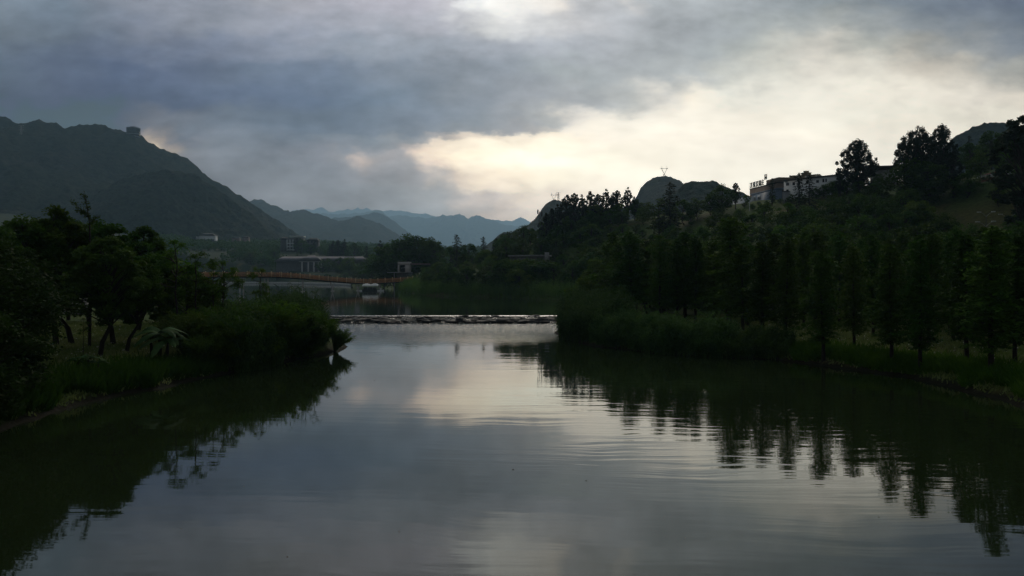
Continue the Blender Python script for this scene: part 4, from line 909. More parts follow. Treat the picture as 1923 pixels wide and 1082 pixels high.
for px, vs_, tw in [(419, 0, 1), (455, 0, 1), (501, 0, 1), (570, 0, 0), (623, 1, 0), (671, 1, 0), (713, 0, 0)]:
    j = int(np.argmin([abs((q[0] + br_o[0]) / (q[1] + br_o[1]) * F + HX - px) for q in path])); p = path[j]
    b = MB(); top = p[2] - 0.852
    if tw:
        for s in (-0.75, 0.75): b.tube([(p[0] + s, p[1], -1.0), (p[0] + s, p[1], top)], [0.24, 0.24], 12)
        b.box(p[0] - 1.1, p[0] + 1.1, p[1] - .3, p[1] + .3, top - 0.35, top - 0.002)
    elif vs_:
        b.tube([(p[0], p[1], -1.0), (p[0], p[1], 1.9)], [0.3, 0.3], 12)
        for s in (-1, 1): b.tube([(p[0], p[1], 1.7), (p[0] + s * 0.9, p[1], top)], [0.26, 0.2], 10)
    else:
        b.tube([(p[0], p[1], -1.0), (p[0], p[1], top)], [0.36, 0.32], 14)
    b.box(p[0] - .7, p[0] + .7, p[1] - .5, p[1] + .5, -1.2, 1.25) if not tw else None
    b.build('pier', M['pillar'], br)

# ------------------------------------------------------------------ boats
def hull(mb, L, W, H, z0=0.0):
    n = 14; vs = []
    for i in range(n + 1):
        t = i / n; x = (t - 0.5) * L; wd = W / 2 * (1 - max(0, (t - 0.72) / 0.28) ** 2 * 0.95) * (1 - max(0, (0.08 - t) / 0.08) * 0.2)
        rise = 0.35 * H * max(0, (t - 0.6) / 0.4) ** 2
        vs += [(x, -wd * 0.7, z0 - 0.25), (x, -wd, z0 + H + rise), (x, -wd + 0.12, z0 + H + rise), (x, -wd * 0.8 + .1, z0 + 0.1), (x, wd * 0.8 - .1, z0 + 0.1), (x, wd - 0.12, z0 + H + rise), (x, wd, z0 + H + rise), (x, wd * 0.7, z0 - 0.25)]
    f = []
    for i in range(n):
        for j in range(8): f.append([i * 8 + j, i * 8 + (j + 1) % 8, i * 8 + 8 + (j + 1) % 8, i * 8 + 8 + j])
    f += [[0, 1, 2, 3], [4, 5, 6, 7], [0, 3, 4, 7]]
    mb.add(vs, f)
bt = tag(empty('tour_boat', (X(696, 366), 366, 1.0)), 'covered tour boat with a scalloped white canopy moored under the footbridge', 'boat')
b = MB(); hull(b, 8.6, 2.6, 0.75); b.build('hull', M['steeld'], bt)
b = MB(); b.box(-3.0, 2.6, -0.9, 0.9, 0.5, 1.75); b.build('cabin', M['steeld'], bt)
vs = []; f = []; n = 36
for i in range(n + 1):
    t = i / n; x = -3.7 + 7.4 * t; hz = 2.9 + 0.45 * abs(math.sin(t * math.pi * 2)) ** 0.8 + 0.10 * abs(math.sin(t * math.pi * 8))
    for j in range(7):
        s = j / 6 * 2 - 1; vs.append((x, s * 1.5, 2.25 + (hz - 2.25) * (1 - abs(s) ** 1.5)))
    for j in range(7):
        s = 1 - j / 6 * 2; vs.append((x, s * 1.5, 2.17 + (hz - 2.25) * (1 - abs(s) ** 2.2)))
for i in range(n):
    for j in range(14): f.append([i * 14 + j, i * 14 + (j + 1) % 14, i * 14 + 14 + (j + 1) % 14, i * 14 + 14 + j])
b = MB(); b.add(vs, f); b.build('canopy', M['white'], bt, True)
for x in (-3.5, -1.2, 1.2, 3.4):
    b = MB()
    for y in (-1.2, 1.2): b.tube([(x, y, 0.5), (x, y, 2.3)], [0.05, 0.05], 6)
    b.build('canopy_post', M['steel'], bt)
for px, Y, L, lb in [(715, 364, 3.0, 'small pale boat just right of the tour boat'), (678, 365, 1.4, 'tiny pale dinghy just left of the tour boat')]:
    s = tag(empty('rowing_boat', (X(px, Y), Y, 1.0), 0.3), lb, 'boat', 'small boats beside the tour boat')
    b = MB(); hull(b, L, L * 0.42, 0.5); b.build('hull', M['white'], s)
    b = MB(); b.box(-L * .1, L * .08, -L * .14, L * .14, 0.3, 0.42 if L < 2 else 1.1); b.build('seat' if L < 2 else 'cabin', M['conc'] if L < 2 else M['white'], s)
    if L > 2: b = MB(); b.box(-L * .2, L * .2, -L * .2, L * .2, 1.25, 1.33); b.build('canopy', M['white'], s)
b = MB(); b.tube([(X(545, 470), 470, -0.5), (X(545, 470), 470, 4.6)], [0.16, 0.14], 8)
tag(b.build('pole', M['conc']), 'lone pale pole standing in the upper pool behind the footbridge', 'pole')
b = MB(); b.tube([(X(546, 500), 500, 1.02), (X(585, 500), 498, 1.03), (X(630, 500), 503, 1.02)], [0.16, 0.16, 0.16], 6)
tag(b.build('floating_boom', M['conc']), 'thin pale boom floating across the upper pool', 'boom')
# pale embankment on the far left shore
vs = []; f = []; ep = spline([(-460, 925, 0), (-385, 885, 0), (-240, 792, 0), (-160, 686, 0), (-122, 604, 0)], 60)
for i, p in enumerate(ep): vs += [(p[0], p[1] - 1, 0), (p[0], p[1] + 1.5, 3.0), (p[0] + 1, p[1] + 3.0, 3.0), (p[0] + 1, p[1] + 3, 0)]
for i in range(59):
    for j in range(4): f.append([i * 4 + j, i * 4 + (j + 1) % 4, i * 4 + 4 + (j + 1) % 4, i * 4 + 4 + j])
b = MB(); b.add(vs, f); tag(b.build('embankment', M['conc']), 'pale curved stone embankment at the far end of the upper pool', 'embankment')

# ------------------------------------------------------------------ concrete viewing pavilion
Y = 392.0; x0 = X(747, Y); zf = Z(511, Y)
pv_ = tag(empty('viewing_pavilion', (x0, Y, 0)), 'bare concrete frame pavilion on a terrace at the right end of the footbridge', 'pavilion')
kx = Y / F
def bx(mb, pa, pb, ya, yb, d0, d1): mb.box((pa - 747) * kx, (pb - 747) * kx, d0, d1, Z(yb, Y), Z(ya, Y))
b = MB(); bx(b, 747, 770, 492, 497.5, 0, 5); b.build('roof_slab', M['pillar'], pv_)
b = MB(); bx(b, 747, 749.5, 497.6, 511, 0.1, 4.9); b.build('column', M['pillar'], pv_)
b = MB(); bx(b, 760.5, 769.5, 497.6, 511, 0.1, 4.9); b.build('wall', M['pillar'], pv_)
b = MB(); bx(b, 770.1, 806, 494.5, 497.5, 0.6, 4.5); b.build('beam', M['brownwall'], pv_)
b = MB(); bx(b, 728, 772, 511.1, 512.6, -2, 6); b.build('terrace', M['conc'], pv_)
b = MB(); bx(b, 745, 772, 512.7, 524, 0, 5); b.build('plinth', M['concd'], pv_)
b = MB(); bx(b, 749.6, 760.4, 498, 511, 4.0, 4.2); b.build('screen', M['steeld'], pv_)
for k in range(3):
    b = MB(); b.box((751 + k * 3.0 - 747) * kx, (752.6 + k * 3.0 - 747) * kx, 3.8, 3.98, Z(504.3 - k * .5, Y), Z(502.6 - k * .5, Y)); b.build('sign_mark', M['white'], pv_)
b = MB(); b.tube([((741 - 747) * kx, -1, 0), ((741 - 747) * kx, -1, Z(512.7, Y))], [0.25, 0.25], 8); b.build('column', M['conc'], pv_)

# ------------------------------------------------------------------ colonnaded hall
Y = 800.0; kx = Y / F
hl = tag(empty('colonnaded_hall', (X(588, Y), Y, 0)), 'long low hall with a mauve roof and a columned entrance on the far shore', 'building')
def hx(p): return (p - 588) * kx
b = MB(); b.box(hx(517), hx(688), 3, 16, 4, Z(492, Y)); b.build('wall', M['concd'], hl)
def hip(mb, xa, xb, ya, yb, z0, z1, ins):
    ym = (ya + yb) / 2
    v = [(xa, ya, z0), (xb, ya, z0), (xb, yb, z0), (xa, yb, z0), (xa + ins, ym, z1), (xb - ins, ym, z1)]
    mb.add(v[:4] + [v[4], v[5]], [[0, 1, 5, 4], [1, 2, 5, 5], [2, 3, 4, 5], [3, 0, 4, 4]][:1]); s0 = mb.n - 6
    mb.f.append(np.array([[2, 3, 4, 5]]) + s0); mb.f.append(np.array([[3, 2, 1, 0]]) + s0)
    # hip ends as thin quads
    m1 = len(v); mb.add([v[1], v[2], v[5], v[5]], [[0, 1, 2, 3]]); mb.add([v[3], v[0], v[4], v[4]], [[0, 1, 2, 3]])
b = MB(); hip(b, hx(513), hx(691), -1, 20, Z(491.3, Y), Z(481.3, Y), 7); b.build('roof', M['roofp'], hl)
b = MB(); hip(b, hx(562), hx(608), -7, 8, Z(490.8, Y), Z(479.6, Y), 9); b.build('porch_roof', M['roofp'], hl)
b = MB(); b.box(hx(564), hx(606), -6.4, 2.9, Z(492.2, Y), Z(490.9, Y)); b.build('cornice', M['pillar'], hl)
for p in (570, 581.5, 592, 601, 606):
    b = MB(); b.box(hx(p) - .65, hx(p) + .65, -6.0, -4.8, 6, Z(492.3, Y)); b.build('column', M['pillar'], hl)

# ------------------------------------------------------------------ multi-storey house far behind
Y = 1000.0; kx = Y / F
hs = tag(empty('house', (X(560, Y), Y, 0)), 'multi-storey house with white balconies and a flat pale roof slab, half hidden by trees', 'building')
def hx2(p): return (p - 560) * kx
b = MB(); b.box(hx2(538), hx2(568), 0, 12, Z(474, Y), Z(447, Y)); b.build('wall', M['concd'], hs)
b = MB(); b.box(hx2(568.1), hx2(596), 2, 12, Z(474, Y), Z(452, Y)); b.build('wing', M['concd'], hs)
b = MB(); b.box(hx2(526), hx2(537.9), 2, 12, Z(474, Y), Z(450, Y)); b.build('wing', M['concd'], hs)
b = MB(); b.box(hx2(544), hx2(569), -2.5, 13, Z(445, Y), Z(443.2, Y)); b.build('roof_slab', M['white'], hs)
for a, c, t_, b_ in ((525, 541, 446, 450), (575, 598, 448, 452)):
    b = MB(); hip(b, hx2(a), hx2(c), -1, 13, Z(b_, Y), Z(t_ - 1, Y), 3.2); b.build('roof', M['roofd'], hs)
for yy in (457, 463, 469):
    b = MB(); b.box(hx2(539), hx2(553), -1.9, -0.05, Z(yy + 1.2, Y), Z(yy - .4, Y)); b.build('balcony', M['white'], hs)
for p in (540, 545.5, 551):
    b = MB(); b.box(hx2(p) - .35, hx2(p) + .35, -2.7, -1.95, Z(471, Y), Z(450, Y)); b.build('column', M['white'], hs)
for yy in (451, 457, 463):
    for p in (571, 577, 583, 589):
        b = MB(); b.box(hx2(p), hx2(p + 3), 1.85, 1.97, Z(yy + 4.3, Y), Z(yy + 1.8, Y)); b.build('window', M['glass'], hs)
# white house on the left hillside
Y = 1290.0; kx = Y / F
wh = tag(empty('house', (X(387, Y), Y, 0)), 'long white-walled house with a dark roof on the left hillside', 'building')
zg = gz(X(387, Y), Y)
b = MB(); b.box(-13 * kx, 15.5 * kx, 0, 14, zg - 8, Z(442.6, Y)); b.build('wall', M['white'], wh)
b = MB(); hip(b, -15 * kx, 17 * kx, -2, 16, Z(442.4, Y), Z(437.5, Y), 8); b.build('roof', M['roofd'], wh)
b = MB(); b.box(-20 * kx, -13.1 * kx, 2, 12, zg - 8, Z(444, Y)); b.build('wing', M['conc'], wh)
b = MB(); b.box(-13.2 * kx, 15.7 * kx, -0.5, -0.01, zg - 8, Z(449.5, Y)); b.build('base', M['roofd'], wh)
for px, wdt, top, lb in [(442, 14, 446, 'low dark farmhouse on the left hillside, left of the two'), (460, 12, 444.5, 'low grey farmhouse on the left hillside, right of the two')]:
    fh = tag(empty('farmhouse', (X(px, Y), Y, 0)), lb, 'building', 'farmhouses on the left hillside')
    b = MB(); b.box(-wdt / 2 * kx, wdt / 2 * kx, 0, 9, zg - 12, Z(top + 1.5, Y)); b.build('wall', M['brownwall'], fh)
    b = MB(); hip(b, -wdt / 2 * kx - 1, wdt / 2 * kx + 1, -1.5, 10.5, Z(top + 1.4, Y), Z(top - 1.2, Y), 4); b.build('roof', M['roofd'], fh)

# ------------------------------------------------------------------ round tower on the mountain
Y = 1890.0; kx = Y / F; xt = X(250.5, Y)
tw = tag(empty('round_tower', (xt, Y, Z(262, Y) - 14)), 'squat round drum tower on the crest of the left mountain', 'tower')
z0 = Z(262, Y) - 14; zt = Z(240.5, Y) - z0
b = MB(); b.lathe([(12 * kx, 0), (12 * kx, zt - 3), (12.2 * kx, zt - 3), (12.2 * kx, zt), (0.1, zt)], 40); b.build('drum', M['tower'], tw)
b = MB(); b.lathe([(6.5 * kx, zt + 0.01), (6 * kx, zt + 2.6), (0.1, zt + 3.2)], 32); b.build('cap', M['tower'], tw)
for k in range(3):
    b = MB(); zz_ = 16 + k * 6; b.lathe([(12.06 * kx, zz_), (12.16 * kx, zz_), (12.16 * kx, zz_ + 2.0), (12.06 * kx, zz_ + 2.0)], 40); b.build('window_band', M['glass'], tw)

# ------------------------------------------------------------------ pylons and masts
def pylon(px, py0, py1, Y, label, m='steel', w_=0.45, kind='cat'):
    z0 = Z(py1, Y) - 6; H = Z(py0, Y) - z0; x = X(px, Y); a = tag(empty('pylon', (x, Y, z0)), label, 'pylon', 'power pylons on the hills')
    b = MB(); s = H
    if kind == 'cat':
        for sx in (-1, 1):
            for sy in (-.07, .07):
                b.beam((sx * .10 * s, sy * s, 0), (sx * .035 * s, sy * .3 * s, .45 * s), w_); b.beam((sx * .035 * s, sy * .3 * s, .45 * s), (sx * .20 * s, sy * .3 * s, .78 * s), w_)
            b.beam((sx * .20 * s, 0, .78 * s), (sx * .17 * s, 0, 1.0 * s), w_ * .8)
            b.beam((sx * .10 * s, 0, 0.04 * s), (-sx * .06 * s, 0, .28 * s), w_ * .5); b.beam((sx * .06 * s, 0, .28 * s), (-sx * .04 * s, 0, .45 * s), w_ * .5)
            b.beam((sx * .20 * s, 0, .78 * s), (sx * .05 * s, 0, .80 * s), w_ * .7)
        b.build('lattice', M[m], a)
        b = MB(); b.beam((-.30 * s, 0, .80 * s), (.30 * s, 0, .80 * s), w_); b.beam((-.30 * s, 0, .80 * s), (-.17 * s, 0, .85 * s), w_ * .5); b.beam((.30 * s, 0, .80 * s), (.17 * s, 0, .85 * s), w_ * .5); b.build('crossarm', M[m], a)
    else:
        for sx in (-1, 1):
            for sy in (-1, 1): b.beam((sx * .09 * s, sy * .09 * s, 0), (sx * .02 * s, sy * .02 * s, s), w_)
        for k in range(7):
            za, zb = k / 7, (k + 1) / 7; wa = .09 - .07 * za; wb_ = .09 - .07 * zb
            b.beam((-wa * s, -wa * s, za * s), (wb_ * s, -wb_ * s, zb * s), w_ * .6); b.beam((wa * s, -wa * s, za * s), (-wb_ * s, -wb_ * s, zb * s), w_ * .6)
        b.build('lattice', M[m], a)
        for zz_ in (.99, .86, .74):
            b = MB(); b.beam((-.16 * s, 0, zz_ * s), (.16 * s, 0, zz_ * s), w_); b.build('crossarm', M[m], a)
    return a
pylon(1247.5, 311.5, 330, 1290, 'forked power pylon on top of the round hill', w_=0.55)
pylon(1040, 362, 377, 1290, 'forked power pylon on the hill left of the ridge trees', w_=0.5)
pylon(1048.5, 362, 379, 1320, 'straight power pylon just right of the forked one left of the ridge trees', w_=0.5, kind='s')
pylon(40, 236, 262, 1780, 'faint lattice pylon on the left mountain slope', w_=0.7, kind='s', m='conc')
pylon(983, 424, 437, 1250, 'tiny pylon low on the hill above the wooded shore', w_=0.35, kind='s')
Y = 300.0; x = X(1014.5, Y); z0 = gz(x, Y); H = Z(396, Y) - z0
ma = tag(empty('telecom_mast', (x, Y, z0)), 'dark telecom mast with antennas at the left end of the ridge trees', 'mast')
b = MB()
for sx in (-.5, .5):
    b.tube([(sx, 0, -1), (sx * .7, 0, H)], [0.13, 0.10], 6)
for k in range(12): b.beam((-.5, 0, k * H / 12), (.5, 0, (k + 1) * H / 12), .09)
b.build('lattice', M['steeld'], ma)
for zz_, dx_ in ((H - .3, -.9), (H - 1.2, .6), (H - 5.2, -.8), (H - 6, .8)):
    b = MB(); b.box(dx_ - .25, dx_ + .25, -.3, .0, zz_ - .9, zz_ + .7); b.build('antenna', M['steeld'], ma)
b = MB(); b.box(.9, 2.2, -.6, .6, 0.2, 2.6); b.box(1.0, 2.1, -.5, .5, -2.6, .19); b.build('cabinet', M['conc'], ma)
Y = 262.0; x = X(1407.5, Y); z0 = gz(x, Y)
b = MB(); b.tube([(0, 0, -.5), (0, 0, Z(379, Y) - z0)], [0.13, 0.10], 8); b.box(-.5, .5, -.05, .05, Z(380.5, Y) - z0, Z(380, Y) - z0); o = b.build('utility_pole', M['white']); o.location = (x, Y, z0)
tag(o, 'thin white pole on the slope below the rooftop sign', 'pole')
def street_lamp(px, Y, ytop, label, flip=1):
    x = X(px, Y); z0 = gz(x, Y); H = Z(ytop, Y) - z0
    l = tag(empty('street_lamp', (x, Y, z0)), label, 'street lamp', 'street lamps on the right slope')
    b = MB(); b.tube([(0, 0, -.3), (0, 0, H - .6)], [0.07, 0.045], 8); b.build('pole', M['steeld'], l)
    for k, s in enumerate((-1, 1)):
        e = (s * 1.5 * flip, 0, H - .1 + .1 * k)
        b = MB(); b.tube([(0, 0, H - 1.0), (s * .7 * flip, 0, H - .35), e], [0.035, 0.03, 0.03], 6); b.build('arm', M['steel'], l)
        b = MB(); b.box(e[0] - .38, e[0] + .38, -.15, .15, e[2] - .04, e[2] + .10); b.build('lamp_head', M['white'], l)
street_lamp(1852, 168, 398, 'double-armed street lamp on the far right slope, upper left of the three')
street_lamp(1851, 150, 416, 'double-armed street lamp on the far right slope, lowest of the three')
street_lamp(1893, 160, 402, 'double-armed street lamp on the far right slope, rightmost of the three')

# ------------------------------------------------------------------ hilltop buildings
def wall_block(parent, name, pa, Ya, pb, Yb, ztop, zbot, depth, m):
    """a block whose front face runs from (pa,Ya) to (pb,Yb)"""
    a = np.array([X(pa, Ya), Ya]); c = np.array([X(pb, Yb), Yb]); d = (c - a) / np.linalg.norm(c - a); n = np.array([-d[1], d[0]])
    if n[1] < 0: n = -n
    o_ = np.array(parent.location)[:2]
    P4 = [a - o_, c - o_, c + n * depth - o_, a + n * depth - o_]
    v = [(p[0], p[1], zbot) for p in P4] + [(p[0], p[1], ztop) for p in P4]
    b = MB(); b.add(v, [[0, 3, 2, 1], [4, 5, 6, 7], [0, 1, 5, 4], [1, 2, 6, 5], [2, 3, 7, 6], [3, 0, 4, 7]]); return b.build(name, M[m], parent), a - o_, d, n
def windows(parent, a, d, n, spec, m='glass', name='window', proud=0.08):
    for s, wdt, z0_, z1_ in spec:
        p = a + d * s - n * proud; q = a + d * (s + wdt) - n * proud
        v = [(p[0], p[1], z0_), (q[0], q[1], z0_), (q[0] + n[0] * proud * .9, q[1] + n[1] * proud * .9, z0_), (p[0] + n[0] * proud * .9, p[1] + n[1] * proud * .9, z0_)]
        v += [(x_, y_, z1_) for x_, y_, _ in v]
        b = MB(); b.add(v, [[0, 3, 2, 1], [4, 5, 6, 7], [0, 1, 5, 4], [1, 2, 6, 5], [2, 3, 7, 6], [3, 0, 4, 7]]); b.build(name, M[m], parent)
# sign building
sb_ = tag(empty('sign_building', (X(1408, 300), 300, 0)), 'low brown building with large Chinese letters standing on its roof', 'building')
zt = Z(356.5, 300)
_, a, d, n = wall_block(sb_, 'wall', 1408, 300, 1462, 278, zt, 24, 9, 'brownwall')
wall_block(sb_, 'cornice', 1407.6, 299.7, 1462, 277.7, zt + 0.35, zt + 0.01, 9.6, 'roofd')
wall_block(sb_, 'annex_upper', 1439, 287.4, 1462, 278.3, zt + 2.0, zt + 0.36, 7, 'brownwall')
wall_block(sb_, 'awning', 1409, 296.5, 1460, 275.5, zt - 2.0, zt - 2.5, 3.4, 'bluegrey')
_, a2, d2, n2 = wall_block(sb_, 'front_wing', 1412, 295.5, 1456, 276, zt - 2.6, 25, 2.5, 'bluegrey')
windows(sb_, a2, d2, n2, [(1.0, 2.6, zt - 4.9, zt - 3.2), (5.0, 3.0, zt - 4.9, zt - 3.2)], 'white', 'wall_panel')
windows(sb_, a2, d2, n2, [(1.3, 0.8, zt - 4.6, zt - 3.6), (2.4, 0.8, zt - 4.6, zt - 3.6), (5.4, 0.8, zt - 4.6, zt - 3.6), (6.7, 0.8, zt - 4.6, zt - 3.6)], 'glass', 'window', 0.14)
b_, a3, d3, n3 = wall_block(sb_, 'parapet', 1376, 300, 1413, 292, Z(371.5, 296), 24, 1.2, 'white')
fr_ = MB()
p0 = a + d * 0.2; p1 = a + d * 11.4
for h_ in (0.5, 2.2): fr_.beam((p0[0], p0[1] + .8, zt + .35 + h_), (p1[0], p1[1] + .8, zt + .35 + h_), .08)
for k in range(8): q = a + d * (0.3 + k * 1.58); fr_.beam((q[0], q[1] + .85, zt + .3), (q[0], q[1] + .85, zt + 2.6), .08)
fr_.build('sign_frame', M['steel'], sb_)
tang = math.atan2(d[1], d[0])
for k, chs in enumerate('芙境景園庄园'):
    cu = bpy.data.curves.new('letter', 'FONT'); cu.body = chs; cu.size = 2.0; cu.extrude = 0.10; cu.offset = 0.012
    to = bpy.data.objects.new('tmp_letter', cu); C.objects.link(to); bpy.context.view_layer.update()
    me = bpy.data.meshes.new_from_object(to); bpy.data.objects.remove(to)
    o = link('letter', me, M['steeld'], sb_)
    q = a + d * (0.2 + k * 2.3)
    o.location = (q[0] + .05, q[1] + .05, zt + 0.72 + (1.75 if k == 5 else 0)); o.rotation_euler = (R(90), 0, tang); o.scale = (1, 1.08, 1)
# beige tiered building
bg = tag(empty('tiered_building', (X(1500, 300), 300, 0)), 'beige stepped building with a small round turret behind the white house', 'building')
def zb_(py, Y): return Z(py, Y)
wall_block(bg, 'wall', 1458, 300, 1486, 291, zb_(337.5, 295), 26, 9, 'beige')
wall_block(bg, 'upper_wall', 1483, 293, 1530, 290, zb_(330, 292), 27, 10, 'beige')
wall_block(bg, 'right_wing', 1529, 289.9, 1539.5, 289, zb_(327.5, 290), 27, 10, 'beige')
wall_block(bg, 'cornice', 1482, 292.8, 1530.5, 289.7, zb_(329.3, 292), zb_(329.95, 292), 10.4, 'roofd')
wall_block(bg, 'cornice', 1457.5, 299.8, 1486, 290.8, zb_(336.8, 295), zb_(337.45, 295), 9.4, 'roofd')
for p_, rr_, y0_, y1_ in ((1521.5, 1.75, 329.2, 322.5), (1521.5, 0.95, 322.4, 318.7)):
    b = MB(); r_ = rr_; ox = X(p_, 295) - bg.location[0]; oy = -1.0
    b.lathe([(r_, zb_(y0_, 295)), (r_, zb_(y1_ + .8, 295)), (r_ * 1.15, zb_(y1_ + .7, 295)), (r_ * 1.15, zb_(y1_, 295)), (0.05, zb_(y1_, 295))], 20, (ox, oy)); b.build('turret', M['beige'], bg)
# white house
wt_ = tag(empty('white_house', (X(1472, 268), 268, 0)), 'white two-storey house with small dark windows on the hilltop', 'building')
zt = Z(341, 268)
_, a, d, n = wall_block(wt_, 'wall', 1472, 268, 1577, 252, zt, 29, 8, 'white')
wall_block(wt_, 'roof', 1471, 267.6, 1578, 251.6, zt + 0.45, zt + 0.01, 8.8, 'roofd')
windows(wt_, a, d, n, [(0.9, .55, zt - 1.5, zt - .6), (1.6, .3, zt - 1.5, zt - .6), (3.3, .9, zt - 1.6, zt - .6), (0.9, .9, zt - 3.7, zt - 2.8), (5.4, .8, zt - 1.6, zt - .6), (8.3, .9, zt - 1.6, zt - .6), (12.0, .9, zt - 1.6, zt - .7), (14.2, .6, zt - 1.6, zt - .6), (15.2, .5, zt - 1.6, zt - .6)])
for k_, (s_, w_, h_) in enumerate([(6.5, 1.1, 1.0), (10.4, .7, .7)]):
    q = a + d * s_ + n * 3; b = MB(); b.box(q[0], q[0] + w_, q[1], q[1] + 1, zt + .46, zt + .46 + h_); b.tube([(q[0] + w_ / 2, q[1] + .5, zt + .46 + h_), (q[0] + w_ / 2, q[1] + .5, zt + 1.2 + h_)], [.05, .05], 6); b.build('roof_tank', M['steel'], wt_)
sh = tag(empty('shed', (X(1469, 262), 262, 0)), 'small grey-white lean-to at the left foot of the white house', 'shed')
_, a, d, n = wall_block(sh, 'wall', 1469.5, 262, 1480, 261, Z(360, 262), 26, 3, 'steel')
windows(sh, a, d, n, [(.8, .35, Z(380, 262), Z(375, 262)), (1.3, .35, Z(380, 262), Z(375, 262))])
wall_block(sh, 'roof', 1469, 261.8, 1480.6, 260.8, Z(359, 262), Z(359.9, 262), 3.4, 'roofd')
for i, (pa, pb, yt, yb) in enumerate([(1330, 1345, 374.5, 378), (1357, 1370, 372.5, 377)]):
    hh_ = tag(empty('hut', (X(pa, 285), 285, 0)), ['low pale hut among the ridge bushes, left of the two', 'low pale hut among the ridge bushes, right of the two'][i], 'hut', 'pale huts on the ridge')
    wall_block(hh_, 'wall', pa, 285, pb, 284, Z(yt, 285), 27, 4, 'conc'); wall_block(hh_, 'roof', pa - 1, 284.6, pb + 1, 283.6, Z(yt - 1, 285), Z(yt - .1, 285), 5, 'roofd')
# flat-roofed building between the skyline trees
fb = tag(empty('flat_roofed_building', (X(1640, 250), 250, 0)), 'grey building with an overhanging dark flat roof between the skyline trees', 'building')
_, a, d, n = wall_block(fb, 'wall', 1640, 250, 1684, 248, Z(317.5, 250), 33, 8, 'conc')
wall_block(fb, 'roof', 1636, 248.5, 1695, 246, Z(313.2, 250), Z(316.2, 250), 12, 'roofd')
wall_block(fb, 'band', 1640, 249.9, 1684.2, 247.9, Z(316.3, 250), Z(320, 250), .5, 'roofd')
for p_ in (1692,):
    b = MB(); b.tube([(X(p_, 247) - fb.location[0], -2, 33), (X(p_, 247) - fb.location[0], -2, Z(316.3, 250))], [.18, .18], 8); b.build('column', M['conc'], fb)
for iB, (px, Y, top) in enumerate(sorted([(948, 247, 485), (963, 250, 484), (981, 248, 485), (1001, 249, 483), (1020, 247, 482), (972, 243, 490), (992, 242, 489), (1010, 243, 488)])):
    plant_px('slope%d' % (px % 2), px, Y, top, 'round tree just under the long low pale roof, %s from the left' % ORD[iB], name='tree', group='trees in front of the low building', wide=1.3)
for iB, (px, Y, top) in enumerate(sorted([(1488, 256, 364), (1532, 252, 352), (1548, 250, 346), (1562, 248, 340), (1575, 247, 336), (1590, 246, 332), (1466, 262, 372), (1478, 258, 380), (1425, 268, 378), (1398, 270, 380), (1440, 266, 376)])):
    plant_px('slope%d' % (0 if px % 2 else 2), px, Y, top, 'dark bush against the foot of the hilltop buildings, %s from the left' % ORD[iB], cat='shrub', name='shrub', group='bushes at the foot of the hilltop buildings', wide=1.4)
# railing, sheds and retaining wall at the far right
Yr = 205.0
rw = tag(empty('retaining_wall', (X(1850, Yr), Yr, 0)), 'brown brick retaining wall below the white railing', 'wall')
wall_block(rw, 'wall', 1838, Yr, 1935, Yr - 6, Z(334, Yr), Z(356, Yr), 3, 'brick')
rl = tag(empty('railing', (X(1837, Yr), Yr, 0)), 'white railing along the top of the brown retaining wall', 'railing')
b = MB(); A = np.array([0, .4]); B = np.array([X(1935, Yr - 6) - X(1837, Yr), -5.6])
for zz_ in (329.5, 331.8): b.beam((A[0], A[1], Z(zz_, Yr)), (B[0], B[1], Z(zz_, Yr)), .12)
b.build('rail', M['white'], rl)
for k in range(14):
    q = A + (B - A) * k / 13; b = MB(); b.beam((q[0], q[1], Z(335, Yr)), (q[0], q[1], Z(329, Yr)), .14); b.build('post', M['white'], rl)
s1 = tag(empty('shed', (X(1855, 209), 209, 0)), 'small shed with a sloping red and white roof behind the railing', 'shed')
wall_block(s1, 'wall', 1856, 209, 1872, 208, Z(327, 209), Z(336, 209), 3, 'white')
v = [(-.2, -.4, Z(328.5, 209)), (2.7, -.5, Z(323.3, 209)), (2.7, 3.4, Z(323.3, 209)), (-.2, 3.4, Z(328.5, 209))]; v += [(x_, y_, z_ + .22) for x_, y_, z_ in v]
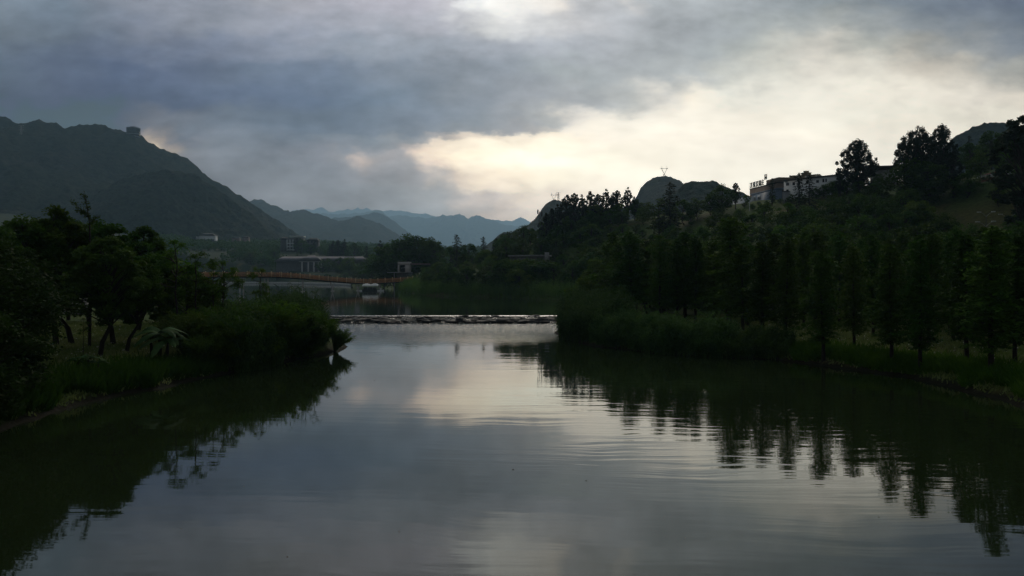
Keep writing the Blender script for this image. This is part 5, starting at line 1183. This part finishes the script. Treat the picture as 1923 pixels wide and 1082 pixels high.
b = MB(); b.add(v, [[0, 3, 2, 1], [4, 5, 6, 7], [0, 1, 5, 4], [1, 2, 6, 5], [2, 3, 7, 6], [3, 0, 4, 7]]); b.build('roof', M['roofr'], s1)
s2 = tag(empty('shed', (X(1887, 208), 208, 0)), 'pale square hut behind the railing, right of the red-roofed shed', 'shed')
_, a, d, n = wall_block(s2, 'wall', 1887, 208, 1904, 207, Z(320, 208), Z(336, 208), 3, 'conc')
wall_block(s2, 'roof', 1886, 207.6, 1905, 206.6, Z(318.8, 208), Z(319.9, 208), 3.8, 'white')
windows(s2, a, d, n, [(.4, .5, Z(329, 208), Z(322, 208)), (1.3, .5, Z(329, 208), Z(322, 208))])
# low pale building among the shore trees
lb_ = tag(empty('low_building', (X(985, 296), 296, 0)), 'long low pale roof showing among the trees of the wooded shore', 'building')
zl = Z(482, 262); lb_.location = (X(985, 262), 262, 0)
wall_block(lb_, 'wall', 957, 262, 1022, 258, zl, 4, 6, 'concd'); wall_block(lb_, 'roof', 954, 261.5, 1024, 257.4, zl + .45, zl + .01, 7.5, 'conc')
b = MB(); b.box(-.7, .7, -.1, .1, 2.2, 5.2); b.tube([(-.5, 0.2, -.4), (-.5, .2, 5)], [.08, .08], 6); o = b.build('sign_board', M['conc']); xx = X(1027, 250); o.location = (xx, 250, max(gz(xx, 250), Z(474, 250) - 5.2)); tag(o, 'narrow pale upright board among the trees right of the low pale roof', 'sign board')

# ------------------------------------------------------------------ haze: the evening air over the valley
b = MB(); b.box(-15500, 15500, -600, 17000, -5.2, HZ_H)
hz = b.build('haze', None); tag(hz, kind='stuff')
hm = bpy.data.materials.new('haze'); hm.use_nodes = True; ht = NT(hm.node_tree)
for n_ in list(ht.n): ht.n.remove(n_)
pvn = ht.new('ShaderNodeVolumePrincipled'); pvn.inputs['Color'].default_value = (0.46, 0.735, 1.0, 1); pvn.inputs['Density'].default_value = HZ_D; pvn.inputs['Anisotropy'].default_value = 0.45
ho = ht.new('ShaderNodeOutputMaterial'); ht.l.new(pvn.outputs[0], ho.inputs['Volume'])
hz.data.materials.append(hm); hm.cycles.homogeneous_volume = True
